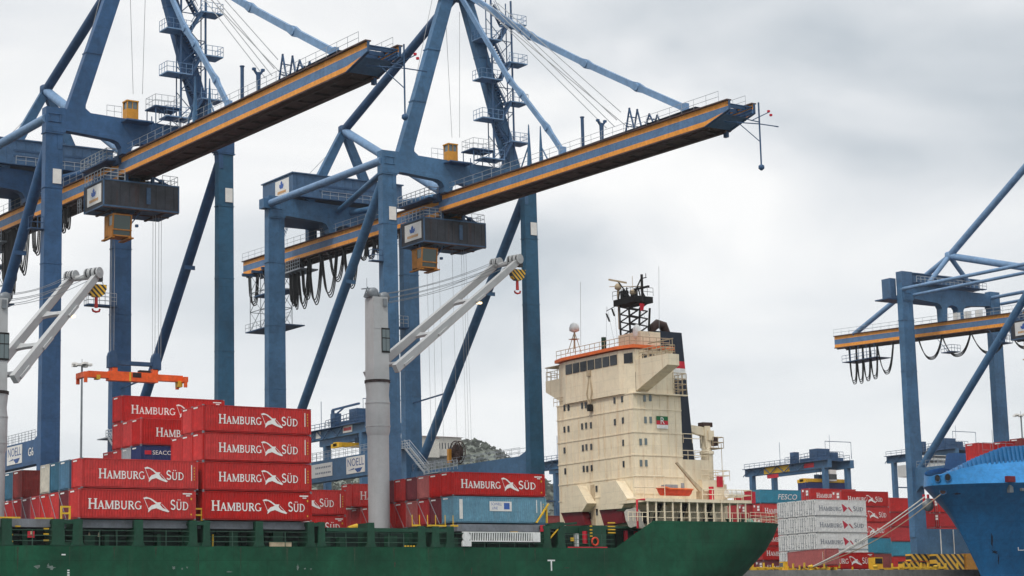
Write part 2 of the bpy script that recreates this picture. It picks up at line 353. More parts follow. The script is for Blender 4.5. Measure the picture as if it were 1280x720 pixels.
# ================================================================ CONTAINERS
_cm = {}
def cont_meshes(Lc, H, doors):
    k = (Lc, H, doors)
    if k in _cm: return _cm[k]
    W = 2.438; b = MB(); g = .05
    def corr(n, f, top, bot):                 # corrugated panel: f(t, depth) -> xy
        pr = []; t = 0
        for i in range(n): pr += [(t, 0), (t+.07, 0), (t+.14, 1), (t+.21, 1)]; t += .28
        return pr
    def panel(p0, dx, dy, length, inx, iny):
        n = int((length-.3)/.28); o = (length-n*.28)/2; pr = [(o-.02, 0)]
        for i in range(n): t = o+i*.28; pr += [(t, 0), (t+.075, 0), (t+.13, 1), (t+.205, 1)]
        pr.append((o+n*.28+.02, 0)); D = .04
        lo = [(p0[0]+dx*t+inx*D*d, p0[1]+dy*t+iny*D*d, .2) for t, d in pr]; hi = [(x, y, H-.1) for x, y, z in lo]
        b.grid([lo, hi], 0, False)
    panel((0, .03), 1, 0, Lc, 0, 1); panel((Lc, W-.03), -1, 0, Lc, 0, -1); panel((Lc-.03, 0), 0, 1, W, -1, 0)
    if not doors: panel((.03, W), 0, -1, W, 1, 0)
    b.box((.05, .05, H-.06), (Lc-.05, W-.05, H-.03)); b.box((.12, .12, .06), (Lc-.12, W-.12, .12))
    fr = MB()
    for x in (0, Lc-.16):
        for y in (0, W-.16):
            fr.box((x, y, .12), (x+.16, y+.16, H-.12))
            for z in (0, H-.118): fr.box((x-.004 if x == 0 else x, y-.004 if y == 0 else y, z), (x+.18 if x == 0 else x+.164, y+.164, z+.118), 1)
    for y in (.01, W-.07):
        fr.box((.16, y+(.10 if y < 1 else -.10), .07), (Lc-.16, y+(.16 if y < 1 else -.04), .22)); fr.box((.16, y, H-.11), (Lc-.16, y+.06, H-.05))
    for x in (.01, Lc-.07):
        fr.box((x+(.14 if x < 1 else -.14), .16, .07), (x+(.2 if x < 1 else -.08), W-.16, .24)); fr.box((x, .16, H-.14), (x+.06, W-.16, H-.02))
    dr = None
    if doors:
        dr = MB(); dr.box((.03, .16, .17), (.07, W/2-.01, H-.14)); dr.box((.03, W/2+.01, .17), (.07, W-.16, H-.14))
        for y in (.42, .95, 1.5, 2.02):
            dr.tube([(.0, y, .12), (.0, y, H-.12)], .03, 6, 1)
            for z in (.5, 1.2, H-.4): dr.box((-.02, y-.09, z), (.03, y+.09, z+.08), 1)
    _cm[k] = tuple(None if q is None else q.build('proto', ['c_red', 'steel_grey']).data if q is not b else q.build('proto', 'c_red').data for q in (b, fr, dr))
    for o in list(COL.objects):
        if o.name.startswith('proto'): bpy.data.objects.remove(o)
    return _cm[k]
_lm = {}
def decal(key, fn, mats):
    if key not in _lm:
        b = MB(); fn(b); o = b.build('proto', mats); _lm[key] = o.data; bpy.data.objects.remove(o)
    return _lm[key]
def inst(name, data, parent, mat=None):
    o = bpy.data.objects.new(name, data); COL.objects.link(o); o.parent = parent
    if mat:
        o.material_slots[0].link = 'OBJECT'; o.material_slots[0].material = MATS[mat]
    return o
def lettering(style, H):
    # style A: words tight round the emblem; B: spread wide; W: white box with grey words
    y0 = H*.33
    cap = {'A': .92, 'B': .98, 'C': .92, 'W': .86}[style]
    spans = {'A': ((1.75, 6.55), (6.45, 8.95), (8.75, 10.7)), 'B': ((.95, 6.5), (6.6, 9.4), (9.45, 11.45)), 'C': ((1.1, 6.3), (6.35, 8.7), (8.6, 11.0)), 'W': ((.9, 6.3), (6.3, 9.0), (9.0, 11.5))}[style]
    for t, (a, c) in (('HAMBURG', spans[0]), ('SÜD', spans[2])):
        pol, wd = word(t, cap); k = (c-a)/wd
        yield 'w', [[(a+x*k, y0+y) for x, y in q] for q in pol]
    a, c = spans[1]; h = 1.5 if style != 'W' else 1.5
    src = ([EMB]+EMBT) if style != 'W' else EMB_TRI
    yield 'e', [[(a+x*(c-a), y0-.28+y*h) for x, y in q] for q in src]
def container(x, y, z, L20=12.19, H=2.9, col='c_red', label='', style=None, doors=False, group=None, rot=0, marks='tag'):
    t = thing('shipping_container', label, 'container', (x, y, z), group); t.rotation_euler.z = rot
    b, fr, dr = cont_meshes(L20, H, doors)
    inst('body', b, t, col); inst('frame', fr, t, col)
    if dr: inst('door', dr, t, col)
    W = 2.438
    if style in 'ABCW' if style else False:
        ww, ee = [], []
        for k, p in lettering(style, H): (ww if k == 'w' else ee).extend(p)
        cut = {'A': 7.6, 'B': 8.2, 'C': 7.6, 'W': 8.0}[style]
        for h_ in (0, 1):
            wd_ = [p for p in ww if (p[0][0] > cut) == bool(h_)]
            inst('lettering', decal(('w', style, H, h_), lambda q: q.flat(wd_, (0, .018, 0), (1, 0, 0), (0, 0, 1)), 'letter_white'), t, 'letter_grey' if style == 'W' else 'letter_white')
        inst('emblem', decal(('e', style, H), lambda q: q.flat(ee, (0, .016, 0), (1, 0, 0), (0, 0, 1)), 'letter_white'), t, 'emblem_red' if style == 'W' else 'letter_white')
    if marks == 'tag':                         # placard and number lines
        def mk(q):
            q.flat([[(.3, H-.3), (1.25, H-.3), (1.25, H-.16), (.3, H-.16)]], (.018, W, 0), (0, -1, 0), (0, 0, 1), 0)
        def mk2(q):
            if style in (None, 'A'):
                q.flat([[(L20-.75, .9), (L20-.66, .9), (L20-.66, H-.45), (L20-.75, H-.45)]], (0, .018, 0), (1, 0, 0), (0, 0, 1), 0)
                q.flat([[(L20-.45, .95+.28*i), (L20-.36, .95+.28*i), (L20-.36, 1.1+.28*i), (L20-.45, 1.1+.28*i)] for i in range(5)], (0, .018, 0), (1, 0, 0), (0, 0, 1), 1)
            else:
                q.flat([[(L20-1.4, H-.42), (L20-.4, H-.42), (L20-.4, H-.3), (L20-1.4, H-.3)], [(L20-1.05, H-.6), (L20-.6, H-.6), (L20-.6, H-.5), (L20-1.05, H-.5)]], (0, .018, 0), (1, 0, 0), (0, 0, 1), 0)
                q.flat([[(L20-.55, .45), (L20-.42, .45), (L20-.42, .6), (L20-.55, .6)], [(L20-.55, H-.95), (L20-.4, H-.95), (L20-.4, H-.75), (L20-.55, H-.75)]], (0, .018, 0), (1, 0, 0), (0, 0, 1), 1)
        inst('placard', decal(('tag', H), mk, ['letter_white']), t); inst('number_panel', decal(('num', style, H, L20), mk2, ['letter_white', 'yellow_paint']), t)
    if marks == 'reefer':
        def mk(q):
            g_ = random.Random(4)
            for b_ in (.14, .8, 1.22, 1.6, 2.2):
                q.flat([[(b_, .2), (b_+.06, .2), (b_+.06, H-.2), (b_, H-.2)]], (-.04, W, 0), (0, -1, 0), (0, 0, 1), 0)
                for n_ in range(2): z_ = .25+g_.random()*(H-.6); q.flat([[(b_+.05, z_), (b_+.2, z_), (b_+.2, z_+.14), (b_+.05, z_+.14)]], (-.042, W, 0), (0, -1, 0), (0, 0, 1), 1)
        inst('placard', decal(('reefer', H), mk, ['c_grey', 'steel_grey']), t)
    if marks == 'door':
        for n_, (a_, b_, z_) in enumerate(((.3, .75, .65), (1.35, 2.0, .85), (1.35, 2.0, 1.4))):
            inst('placard', decal(('door', H, n_), lambda q: q.flat([[(a_, H-z_), (b_, H-z_), (b_, H-z_+.42), (a_, H-z_+.42)]], (-.035, W, 0), (0, -1, 0), (0, 0, 1), 0), 'letter_white'), t)
    return t
def side_text(t, txt, size, x, z, mat, L, slant=0):
    me = text_mesh(txt, size); o = ROOT[t.name]
    mb = MB(); mb.add([o+V((x+v.co.x*1.15+slant*v.co.y, .014, z+v.co.y)) for v in me.vertices], [tuple(p.vertices) for p in me.polygons]); mb.build('lettering', mat, t)
ORD = ['first', 'second', 'third', 'fourth', 'fifth', 'sixth', 'seventh', 'eighth', 'ninth', 'tenth']
RW = 2.47; YS = 184.46
SG = 'containers on the green ship'
# --- bay A (left end of the green ship)
XA, XB, XC = 76.17, 89.10, 119.55
for k, (z, st_) in enumerate(((11.95, 'B'), (14.87, 'A'))):
    container(XA+(.25 if k else 0), YS, z, label=['red container with wide white lettering, lower of the two-high forward stack', 'red container with white lettering, upper of the two-high forward stack'][k], style=st_, group=SG)
tagname = {'c_teal': 'teal', 'c_maroon': 'dark maroon', 'c_red': 'bright red', 'c_crimson': 'crimson', 'c_brown': 'brownish red', 'c_blue': 'slate blue', 'c_darkteal': 'dark teal', 'c_beige': 'beige', 'c_pink': 'faded pink', 'c_navy': 'navy blue', 'c_grey': 'grey', 'c_sky': 'sky blue'}
rowcols = ['c_maroon', 'c_red', 'c_red', 'c_crimson', 'c_maroon', 'c_crimson', 'c_crimson', 'c_red']
for i, c in enumerate(rowcols):
    container(XA, YS+RW*(i+1), 11.95, col=c, group=SG, label='%s container end, bottom tier, %s behind the two-high lettered stack' % (tagname[c], ORD[i]))
for i, c in ((1, 'c_blue'), (2, 'c_darkteal'), (3, 'c_beige'), (6, 'c_brown'), (7, 'c_darkteal')):
    container(XA, YS+RW*i, 14.87, col=c, group=SG, label={1: 'slate blue container end directly behind the upper lettered container of the two-high stack', 2: 'dark teal container end between the beige and the slate blue ones', 3: 'beige container end, the only pale one on the upper tier', 6: 'brownish red container with bare long side, upper tier under the blue G6 beam', 7: 'teal container end on the upper tier, beside the grey ship crane'}[i])
# --- bay B (tall stacks amidships)
zb = [11.95, 14.86, 17.77, 20.67]; hb = [2.9, 2.9, 2.9, 2.75]
for k in range(4):
    container(XB, YS, zb[k], H=hb[k], style='B' if k == 0 else 'A', group=SG, label='red container with white lettering, %s of the four-high stack amidships' % ['bottom one', 'second from bottom', 'third from bottom', 'topmost'][k])
for k in range(4):
    container(XB, YS+RW, zb[k], H=hb[k], col='c_red', group=SG, label='red container end directly behind the four-high stack, %s tier' % ['lowest', 'second', 'third', 'top'][k])
for k in range(3):
    container(XB, YS+RW*2, zb[k], col='c_red', group=SG, label='red container end two rows behind the four-high stack, %s tier' % ['lowest', 'second', 'third'][k])
for i in (3, 4, 5):
    container(XB, YS+RW*i, zb[0], col='c_maroon', group=SG, label='maroon container low behind the four-high stack, %s row' % ORD[i])
spec = {6: ['c_maroon', 'c_red', 'c_navy', 'c_red'], 7: ['c_red', 'c_crimson', 'c_grey', 'c_red'], 8: ['c_red', 'c_red', 'c_red', 'c_red', 'c_red'], 9: ['c_crimson', 'c_red', 'c_crimson']}
for i, cs in spec.items():
    z = 11.95
    for k, c in enumerate(cs):
        H = 2.9; lab = {(6, 2): 'navy blue container with small white and red lettering, in the rear stack', (6, 3): 'red container with half hidden white lettering, directly on the navy blue container', (8, 4): 'red lettered container on top of the tall rear stack, highest on the ship', (7, 2): 'grey container end beside the navy blue container'}.get((i, k), '%s container in the rear stack amidships, %s row, %s tier' % (tagname[c], ORD[i], ORD[k]))
        t = container(XB+(2.0 if False else 0), YS+RW*i, z, H=H, col=c, style='A' if (i, k) in ((6, 3), ) else 'C' if (i, k) == (8, 4) else None, group=SG, label=lab)
        if (i, k) == (6, 2):
            side_text(t, 'SEACO', .62, 1.35, 1.95, 'letter_white', 1); mb = MB(); mb.cbox(V((XB+.85, YS+RW*i+.006, z+2.15)), (.75, .012, .42)); mb.build('emblem', 'flag_red', t)
        z += H+.012
# --- far side pair seen right of the tall stack
for k, z in enumerate((11.3, 13.93)):
    container(104.35, 204.2, z, H=[2.6, 2.9][k], style='BA'[k], group=SG, label=['red lettered container low at the far rail, half hidden by the four-high stack', 'red lettered container, upper of the pair at the far rail by the four-high stack'][k])
# --- bay C (in front of the deckhouse)
t = container(XC, 186.2, 12.1, H=2.9, col='c_sky', group=SG, label='weathered sky blue container with a white banner under a red lettered one')
mb = MB(); mb.cbox(V((XC+6.1, 186.21, 13.95)), (2.9, .02, 1.05)); mb.build('banner', 'white_panel', t)
mb = MB(); mb.mesh(text_mesh('SCHNELL', .42), (XC+4.85, 186.195, 14.05), (.8, 0, 0), (0, 0, 1)); mb.mesh(text_mesh('LINE', .42), (XC+4.95, 186.195, 13.62), (.9, 0, 0), (0, 0, 1)); mb.cbox((XC+6.9, 186.196, 13.98), (.75, .006, .7))
bpy.data.objects.remove(mb.build('x', 'emblem_blue')) if False else mb.build('banner_print', 'emblem_blue', t)
mb = MB(); mb.cbox((XC+.95, 186.215, 13.6), (.42, .02, 2.1)); mb.cbox((XC+10.9, 186.215, 14.0), (.1, .02, 1.4)); mb.build('stripe', 'white_panel', t)
container(XC-.1, 186.2, 15.02, H=2.6, style='C', group=SG, label='red lettered container on the sky blue one, next to the cream deckhouse')
low = ['c_maroon', 'c_crimson', 'c_pink', 'c_red', 'c_red', 'c_maroon', 'c_red', 'c_red', 'c_red']
up = ['c_red', 'c_pink', 'c_maroon', 'c_red', 'c_maroon', 'c_red', None, None]
for i, c in enumerate(low):
    container(XC, 186.2+RW*(i+1), 12.1, col=c, group=SG, label='%s container end, %s behind the sky blue container, lower tier' % (tagname[c], ORD[i]))
for i, c in enumerate(up):
    if c: container(XC, 186.2+RW*(i+1), 15.02, H=2.6, col=c, group=SG, label='%s container end, upper tier, %s behind the lettered one above the sky blue container' % (tagname[c], ORD[i]))
t = container(XC-1.2, 186.2+RW*8, 15.02, H=2.75, style='C', group=SG, label='red container with only two white letters showing beside the grey ship crane column')
# ================================================================ GREEN CARGO SHIP
ship = thing('cargo_ship', 'green cargo ship with cream deckhouse at stern and red containers aboard', 'ship', (110, 196.8, -2.5))
Y0, Y1 = 184.4, 209.3; YM = (Y0+Y1)/2; HB = (Y1-Y0)/2
def xend(z):
    pts = [(-2.5, 143), (0, 152), (2, 157.5), (4, 161.2), (6.4, 165.3), (9.4, 168.6), (11, 169.6), (12.5, 170.1), (13, 170.2)]
    for (a, p), (b, q) in zip(pts, pts[1:]):
        if z <= b: return p+(q-p)*(z-a)/(b-a)
    return pts[-1][1]
def hbw(X, z):
    s = (xend(z)-X)/(27-max(0, z)*1.15)
    s = min(1, max(0, s)); return HB*(1-(1-s)**2.6)**(1/2.2)
def ztop(X): return 9.4 if X < 139.7 else 9.4+(X-139.7)/5.6*3.1 if X < 145.3 else 12.5-.0*(X-145.3)
def xs_for(z, a=20):
    e = xend(z); L1 = [a+(120-a)*i/20 for i in range(21)]
    return L1+[120+(e-120)*(1-(1-i/40)**2) for i in range(1, 41)]
hull = MB()
for sgn in (-1, 1):
    rows = []
    for k in range(19):
        z = -2.5+(9.4+2.5)*k/18; rows.append([(X, YM+sgn*hbw(X, z), z) for X in xs_for(z)])
    hull.grid(rows, 0, True, flip=sgn > 0)
    rows = []                                   # raised poop plating
    for k in range(9):
        fz = k/8; row = []
        for i in range(41):
            u = i/40; top = 12.5; z = 9.4+3.1*fz; xs0 = 139.7+5.6*fz; e = xend(z)
            X = xs0+(e-xs0)*(1-(1-u)**2); row.append((X, YM+sgn*hbw(X, z), z))
        rows.append(row)
    hull.grid(rows, 0, True, flip=sgn > 0)
hull_o = hull.build('hull', 'hull_green', ship)
mb = MB(); mb.add([(20, Y0+.02, 9.38), (139, Y0+.02, 9.38), (160, Y0+3, 9.38), (160, Y1-3, 9.38), (139, Y1-.02, 9.38), (20, Y1-.02, 9.38)], [(0, 1, 2, 3, 4, 5)])
pd = [(140, YM-hbw(140, 12)+.1)]+[(X, YM-hbw(X, 11.6)+.1) for X in (150, 156, 160, 163, 165.5, 167)]
pd = pd+[(x, 2*YM-y) for x, y in reversed(pd)]
mb.add([(x, y, 11.6) for x, y in pd], [tuple(range(len(pd)))]); mb.build('deck', 'deck_green', ship)
# side gallery: coaming wall, posts, rails
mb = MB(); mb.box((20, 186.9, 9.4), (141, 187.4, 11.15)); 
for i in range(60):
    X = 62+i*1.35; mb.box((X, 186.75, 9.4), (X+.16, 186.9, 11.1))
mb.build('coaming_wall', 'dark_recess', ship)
mb = MB()
for a, b in ((62, XA-.9), (XA-.2, XA+12.4), (XB-.2, XB+12.4), (102.8, 115), (XC-.3, XC+12.4)):
    mb.box((a, 185.2 if a < 102 or a > 116 else 187, 11.15), (b, 208.6, 11.92 if a < 102 or a > 116 else 11.25))
mb.build('hatch_cover', 'hatch_grey', ship)
posts = [(62.5, 64.5, 11.9), (68.7, 69.6, 11.9), (73.6, 74.75, 11.9), (75.65, 76.55, 11.9), (81.9, 82.75, 11.9), (87.7, 88.45, 11.9), (89.2, 89.85, 11.9), (94.9, 95.7, 11.9), (100.8, 101.5, 11.9), (102.05, 102.75, 11.9), (107.8, 108.6, 11.9), (113.95, 114.75, 11.6), (115.7, 116.5, 11.6), (117.5, 118.35, 11.6), (130.1, 130.9, 11.7), (132.0, 132.8, 12.2)]
for i, (a, b, zt) in enumerate(posts):
    mb = MB(); mb.prism([(a-.25, Y0, 9.35), (b+.25, Y0, 9.35), (b+.05, Y0, 9.8), (b, Y0, zt), (a, Y0, zt), (a-.05, Y0, 9.8)], (0, .25, 0))
    mb.box((a+.1, Y0+.25, 9.4), (b-.1, 186.6, zt-.02)); mb.build('gallery_post', 'deck_green', ship)
mb = MB()
for a, b in ((69.6, 73.7), (74.75, 75.65), (76.55, 81.9), (82.75, 87.7), (89.85, 94.9), (95.7, 100.8), (102.75, 107.8), (108.6, 114), (116.5, 117.5), (118.4, 130.1), (132.8, 139.7)):
    for z in (9.85, 10.35, 10.85): mb.tube([(a, Y0+.12, z), (b, Y0+.12, z)], .026, 5)
    n = max(1, int((b-a)/1.7))
    for i in range(1, n): x = a+(b-a)*i/n; mb.tube([(x, Y0+.12, 9.4), (x, Y0+.12, 10.9)], .035, 5)
mb.build('gallery_railing', 'rail_green', ship)
# top longitudinal of the gallery
for a, b in ((62, 67.5), (73.6, 76.6), (87.7, 89.9), (100.8, 102.8), (103, 118.4), (130, 133)): mb = MB(); mb.box((a, Y0+.02, 11.45 if a != 103 else 10.95), (b, Y0+.9, 11.8 if a != 103 else 11.35)); mb.build('gallery_beam', 'deck_green', ship)
for a, b in ((74.75, 75.65), (88.45, 89.2), (101.5, 102.05), (116.5, 117.5)): mb = MB(); mb.box((a-.1, Y0+.3, 9.4), (b+.1, Y0+.5, 9.75)); mb.build('foot_plate', 'deck_green', ship)
mb = MB()                                       # gear in the gallery
rng = random.Random(3)
for i in range(26):
    X = 66+i*2.6+rng.random(); 
    if 119 < X < 130.5 or 74 < X < 76: continue
    h = .5+rng.random()*1.1; mb = MB(); mb.box((X, 185.9, 9.4), (X+.3+rng.random()*.9, 186.7, 9.4+h)); mb.build('deck_locker', 'deck_green', ship)
mb = MB()
for X in (82.9, 90.6, 95.9): mb.tube([(X, 185.3, 9.4), (X, 185.3, 10.6)], .09, 6)
for X, z in ((69.5, 9.8), (69.5, 10.4), (73, 9.9), (73, 10.5), (73, 11.0), (70.2, 11.2)): mb.cbox((X+.2, 185, z), (.5, .1, .14))
for i in range(4): mb.cbox((112.3+i*.35, 184.38, 9.5), (.22, .05, .13))
mb.cbox((126.1, 184.45, 11.05), (.9, .3, .12)); mb.build_each('yellow_marking', 'yellow_paint', ship)
mb = MB(); mb.cbox((71.7, 185.0, 10.45), (.62, .2, .6)); mb.cbox((130.0, 184.6, 11.5), (.5, .2, .7)); mb.cbox((100.3, 184.3+1, 11.5), (.8, .1, .3)); mb.build_each('hose_box', 'flag_red', ship)
mb = MB()
for X in (78.0, 79.0): mb.prism([(X-.13, 186.2, 10.35), (X+.13, 186.2, 10.35), (X+.05, 186.2, 10.75), (X-.05, 186.2, 10.75)], (0, .03, 0))
mb.cbox((97.8, 184.7, 9.62), (2.4, .25, .42)); mb.cbox((71.7, 184.88, 10.6), (.2, .04, .3)); mb.build_each('pale_fitting', 'cream_dark', ship)
# yellow lashing guards on the deck edge
for nm, X, Y in ((0, 75.0, 184.8), (1, 88.75, 184.8)):
    mb = MB()
    for dx in (-.42, .42): mb.box((X+dx-.08, Y-.08, 11.9), (X+dx+.08, Y+.08, 13.15))
    for z in (12.45, 13.07): mb.box((X-.42, Y-.07, z-.08), (X+.42, Y+.07, z+.08))
    mb.build('guard_frame', 'yellow_paint', ship)
mb = MB()
for X in (113.5, 114.4, 115.4, 116.4, 117.6, 118.6): mb.tube([(X, 184.9, 11.55), (X, 184.9, 12.8)], .05, 5)
for a, b in ((113.5, 114.5), (115.4, 117.7), (118.3, 119.2)): mb.box((a, 184.8, 11.6), (b, 185, 11.78))
mb.box((66, 184.6, 11.9), (70.5, 184.9, 12.05)); mb.box((72, 184.6, 11.9), (73.7, 184.9, 12.0)); mb.tube([(108.7, 190, 11.6), (109.8, 190, 11.9)], .25, 8); mb.build_each('stanchion', 'yellow_paint', ship)
# lashing rods crossing the bottom tiers
mb = MB()
for X0, ys, zb_, n in ((XA-.12, YS, 11.95, 8), (XC-.12, 186.2, 12.1, 8), (XB-.12, YS, 11.95, 9)):
    for i in range(1, n):
        y = ys+RW*i; mb.tube([(X0, y+.2, zb_), (X0, y+2.2, zb_+2.7)], .035, 4)
mb.build_each('lashing_rod', 'steel_grey', ship)
# gangway stowed along the rail
gw = MB(); a, b, z0, z1 = 119.3, 129.4, 10.0, 11.05
gw.box((a, 184.2, z0), (b, 184.3, z0+.12)); gw.box((a, 184.2, z1-.12), (b, 184.3, z1))
for i in range(27): x = a+1.1+i*(b-a-2.3)/26; gw.bar((x, 184.25, z0+.1), (x+.05, 184.25, z1-.1), .15, .06)
gw.box((b-1.0, 184.18, z0), (b, 184.32, z1)); gw.lathe((a+.5, 184.3, 10.5), [(.5, -.15), (.5, 0), (.22, 0), (.2, -.12)], 16, 0, 'y'); gw.box((a, 184.15, 9.5), (a+1.1, 184.4, 10.0))
gw.build('gangway', 'white_paint', ship)
mb = MB(); mb.mesh(text_mesh('T', 1.75), (130.4, 184.39, 6.9), (1.0, 0, 0), (0, 0, 1))
for i in range(5): mb.cbox((75.2, 184.39, 6.2+i*.22), (.22, .01, .13))
mb.cbox((74.7, 184.39, 8.55), (.4, .01, .12))
mb.build_each('hull_marking', 'white_paint', ship)
rng = random.Random(5)
for cx, cz, rx, rz in ((72.1, 7.45, .32, .2), (73.5, 7.35, .45, .22), (73.2, 7.55, .12, .2), (86.0, 7.3, .2, .16), (86.9, 7.2, .12, .1), (87.4, 7.35, .14, .12), (99.6, 7.3, .12, .38), (100.4, 7.2, .14, .1), (101.1, 7.15, .16, .1), (92.0, 6.9, .5, .1), (111, 7.6, .12, .4), (120.5, 7.0, .1, .5), (133, 7.2, .5, .08), (139, 6.4, .8, .07)):
    mb = MB(); c = V((cx, 184.392, cz)); ps = [c+V((rx*math.cos(t*.314)*rng.uniform(.3, 1.2), 0, rz*math.sin(t*.314)*rng.uniform(.3, 1.2))) for t in range(20)]
    mb.add([c]+ps, [(0, t+1, (t+1) % 20+1) for t in range(20)]); mb.build('paint_scuff', 'scuff_grey' if cx < 105 else 'hull_rust', ship)
rng = random.Random(9)                          # rust runs below the deck edge
for X in (66.5, 70.2, 75.3, 79.8, 84.1, 88.6, 93.2, 98.4, 101.8, 106.2, 110.9, 115.1, 119.6, 124.2, 128.8, 134.5, 138.2):
    w_ = rng.uniform(.06, .2); h_ = rng.uniform(.8, 3.2); m = MB(); n_ = 8; ps = []
    for t in range(n_+1): ps.append((X-w_*(1-t/n_)*rng.uniform(.4, 1), 184.391, 9.3-h_*t/n_))
    for t in range(n_, -1, -1): ps.append((X+.02+w_*(1-t/n_)*rng.uniform(.4, 1), 184.391, 9.3-h_*t/n_))
    m.add(ps, [tuple(range(len(ps)))]); m.build('rust_run', 'hull_rust_thin', ship)
# ---------------- deckhouse
XH, YN, YF, XR = 147.75, 190.6, 206.0, 155.0
def fr(u, v, dx=0): q = on(u, v, 0, XH+dx); return q
ZH0, ZH1 = 11.4, fr(745, 499).z
dk = MB(); dk.box((XH, YN, ZH0), (XR, YF, ZH1))
ribs = [fr(745, v).z for v in (518, 547, 575, 601, 622)]
for z in ribs+[ZH1-.05]: dk.box((XH-.07, YN-.07, z-.07), (XR+.02, YF+.07, z+.07))
for i in range(12): y = YN+.6+i*1.3; dk.box((XH-.045, y-.03, ZH0+.2), (XH, y+.03, ZH1-.2))
for i in range(6): x = XH+.6+i*1.15; dk.box((x-.03, YN-.045, ZH0+.2), (x+.03, YN, ZH1-.2))
dk.box((XH, YN-.6, ZH1-.12), (XR+.7, YN, ZH1+.02))
house = dk.build('deckhouse', 'ship_cream', ship)
def slot(mb, u, v, w=.42, h=.8, m=0):
    c = fr(u, v); mb.cbox((XH-.05, c.y, c.z), (.12, w, h), m)
rowsW = [(511, [705.5, 710, 728, 732.5]), (540, []), ]
wins = []
for u, v in [(706, 510), (711, 509.5), (728, 507), (732.5, 506.5), (768.5, 500.5), (778, 499), (706, 537), (711, 536), (728, 533), (733, 532), (739, 531.5), (769, 527.5), (779, 525.5), (706, 563), (729, 560), (733.5, 559), (739.5, 558.5), (779.5, 553.5), (707, 589), (730, 586), (734.5, 586), (740, 585), (780, 580), (746, 611), (781, 608), (735.5, 641), (738, 645), (746.5, 640), (718.5, 483), (723.5, 483), (762, 476), (772, 475), (777, 475)]:
    wm = MB(); c = fr(u, v); wm.cbox((XH-.06, c.y, c.z), (.04, .36, .74)); wm.build('window', 'glass_dark' if v > 490 else 'glass_pale', house)
for u, v in [(805.5, 498), (812.5, 497.5), (806.5, 525), (813, 525), (800.5, 552.5), (807, 552), (801, 579), (807.5, 579)]:
    wm = MB(); c = on(u, v, 1, YN); wm.cbox((c.x, YN-.06, c.z), (.36, .04, .78)); wm.build('window', 'glass_pale', house)
# sign with a letter on the side
c = on(827, 528, 1, YN); sg = MB(); sg.box((c.x-.85, YN-.16, c.z+.2), (c.x+.85, YN-.1, c.z+.72)); so_ = sg.build('funnel_badge', 'flag_green', house)
mb = MB(); mb.box((c.x-.85, YN-.16, c.z-.3), (c.x+.85, YN-.1, c.z+.2)); mb.build('badge_red', 'flag_red', house)
mb = MB(); mb.box((c.x-.85, YN-.16, c.z-.75), (c.x+.85, YN-.1, c.z-.3)); mb.build('badge_white', 'white_paint', house)
mb = MB(); mb.mesh(text_mesh('R', 1.15), (c.x-.36, YN-.172, c.z-.2), (1.0, 0, 0), (0, 0, 1)); mb.build('badge_letter', 'white_paint', house)
# bridge
zs = fr(745, 455).z; zw0, zw1 = 31.55, 32.75
P = {k: fr(*v) for k, v in dict(wl=(709, 458), wm=(776, 445)).items()}
zb0 = ZH1; zb1 = 33.35
yl, yr = P['wl'].y, P['wm'].y
plan = [(XH-.35, yl), (XH-.35, yr), (XH+.4, YN-.1), (XR-1, YN-.1), (XR-1, YF), (XH+.4, YF)]
br = MB(); br.prism([(x, y, zb0+.02) for x, y in plan], (0, 0, zw0-zb0-.15))
br.prism([(x+.06 if x < 150 else x, y, zw0-.13) for x, y in plan], (0, 0, 1.75))
bridge = br.build('bridge', 'ship_cream', ship)
rf = MB(); rf.prism([(x-(.35 if x < 150 else 0), y+(.3 if y > 200 else -.3 if y < 192 else 0), zb1-.05) for x, y in plan], (0, 0, .38)); rf.build('roof_edge', 'bridge_orange', bridge)
for i in range(7):
    y = yl-.78-1.52*i; wm = MB(); wm.box((XH-.38, y-.65, zw0), (XH-.26, y+.65, zw1)); wm.build('window', 'glass_dark', bridge)
wm = MB(); wm.prism([(XH-.32+.28, yr-.25, zw0), (XH+.32, YN+.15, zw0), (XH+.32, YN+.15, zw1), (XH-.04, yr-.25, zw1)], (-.1, -.05, 0)); wm.build('window', 'glass_dark', bridge)
for x in (149.3, 150.4, 151.4, 152.3): wm = MB(); wm.box((x, YN-.16, zw0), (x+.7, YN-.08, zw1-.1)); wm.build('window', 'glass_dark', bridge)
wm = MB(); c = fr(797, 476); wm.box((XH+.45, YN-.16, c.z-1.1), (XH+1.0, YN-.08, c.z+1.2)); wm.build('window', 'glass_dark', bridge)
# bridge wings
wg = MB(); zt_ = 31.85
wg.prism([(XH+.45, YN, 28.1), (XH+.45, 184.4, zt_-1.3), (XH+.45, 184.4, zt_), (XH+.45, YN, zt_)], (1.75, 0, 0)); wg.build('bridge_wing', 'ship_cream', ship)
wg = MB(); wg.prism([(XH+.45, YF, 28.6), (XH+.45, 208.9, 30.0), (XH+.45, 208.9, 31.4), (XH+.45, YF, 31.4)], (1.7, 0, 0)); wg.build('bridge_wing', 'ship_cream', ship)
mb = MB(); mb.box((XH+.3, 205.6, 33.0), (XH+2.4, 208.8, 33.1))
for y in (206.4, 208.6): mb.tube([(XH+.5, y, 31.4), (XH+.5, y, 33.0)], .05, 5)
mb.rail([(XH+.5, 206, 31.4), (XH+.5, 208.8, 31.4), (XH+2.1, 208.8, 31.4)], 1.1, .9, .04); mb.build('wing_canopy', 'cream_dark', ship)
mb = MB()
mb.rail([(XH+.7, 190, zt_), (XH+.7, 185.0, zt_), (XH+2.1, 185.0, zt_), (XH+2.1, 190, zt_)], 1.15, .9, .05, mid=3); mb.rail([(XR-1.2, YN+.1, zt_), (XH+2.4, 187.2, zt_)], 1.15, .9, .05)
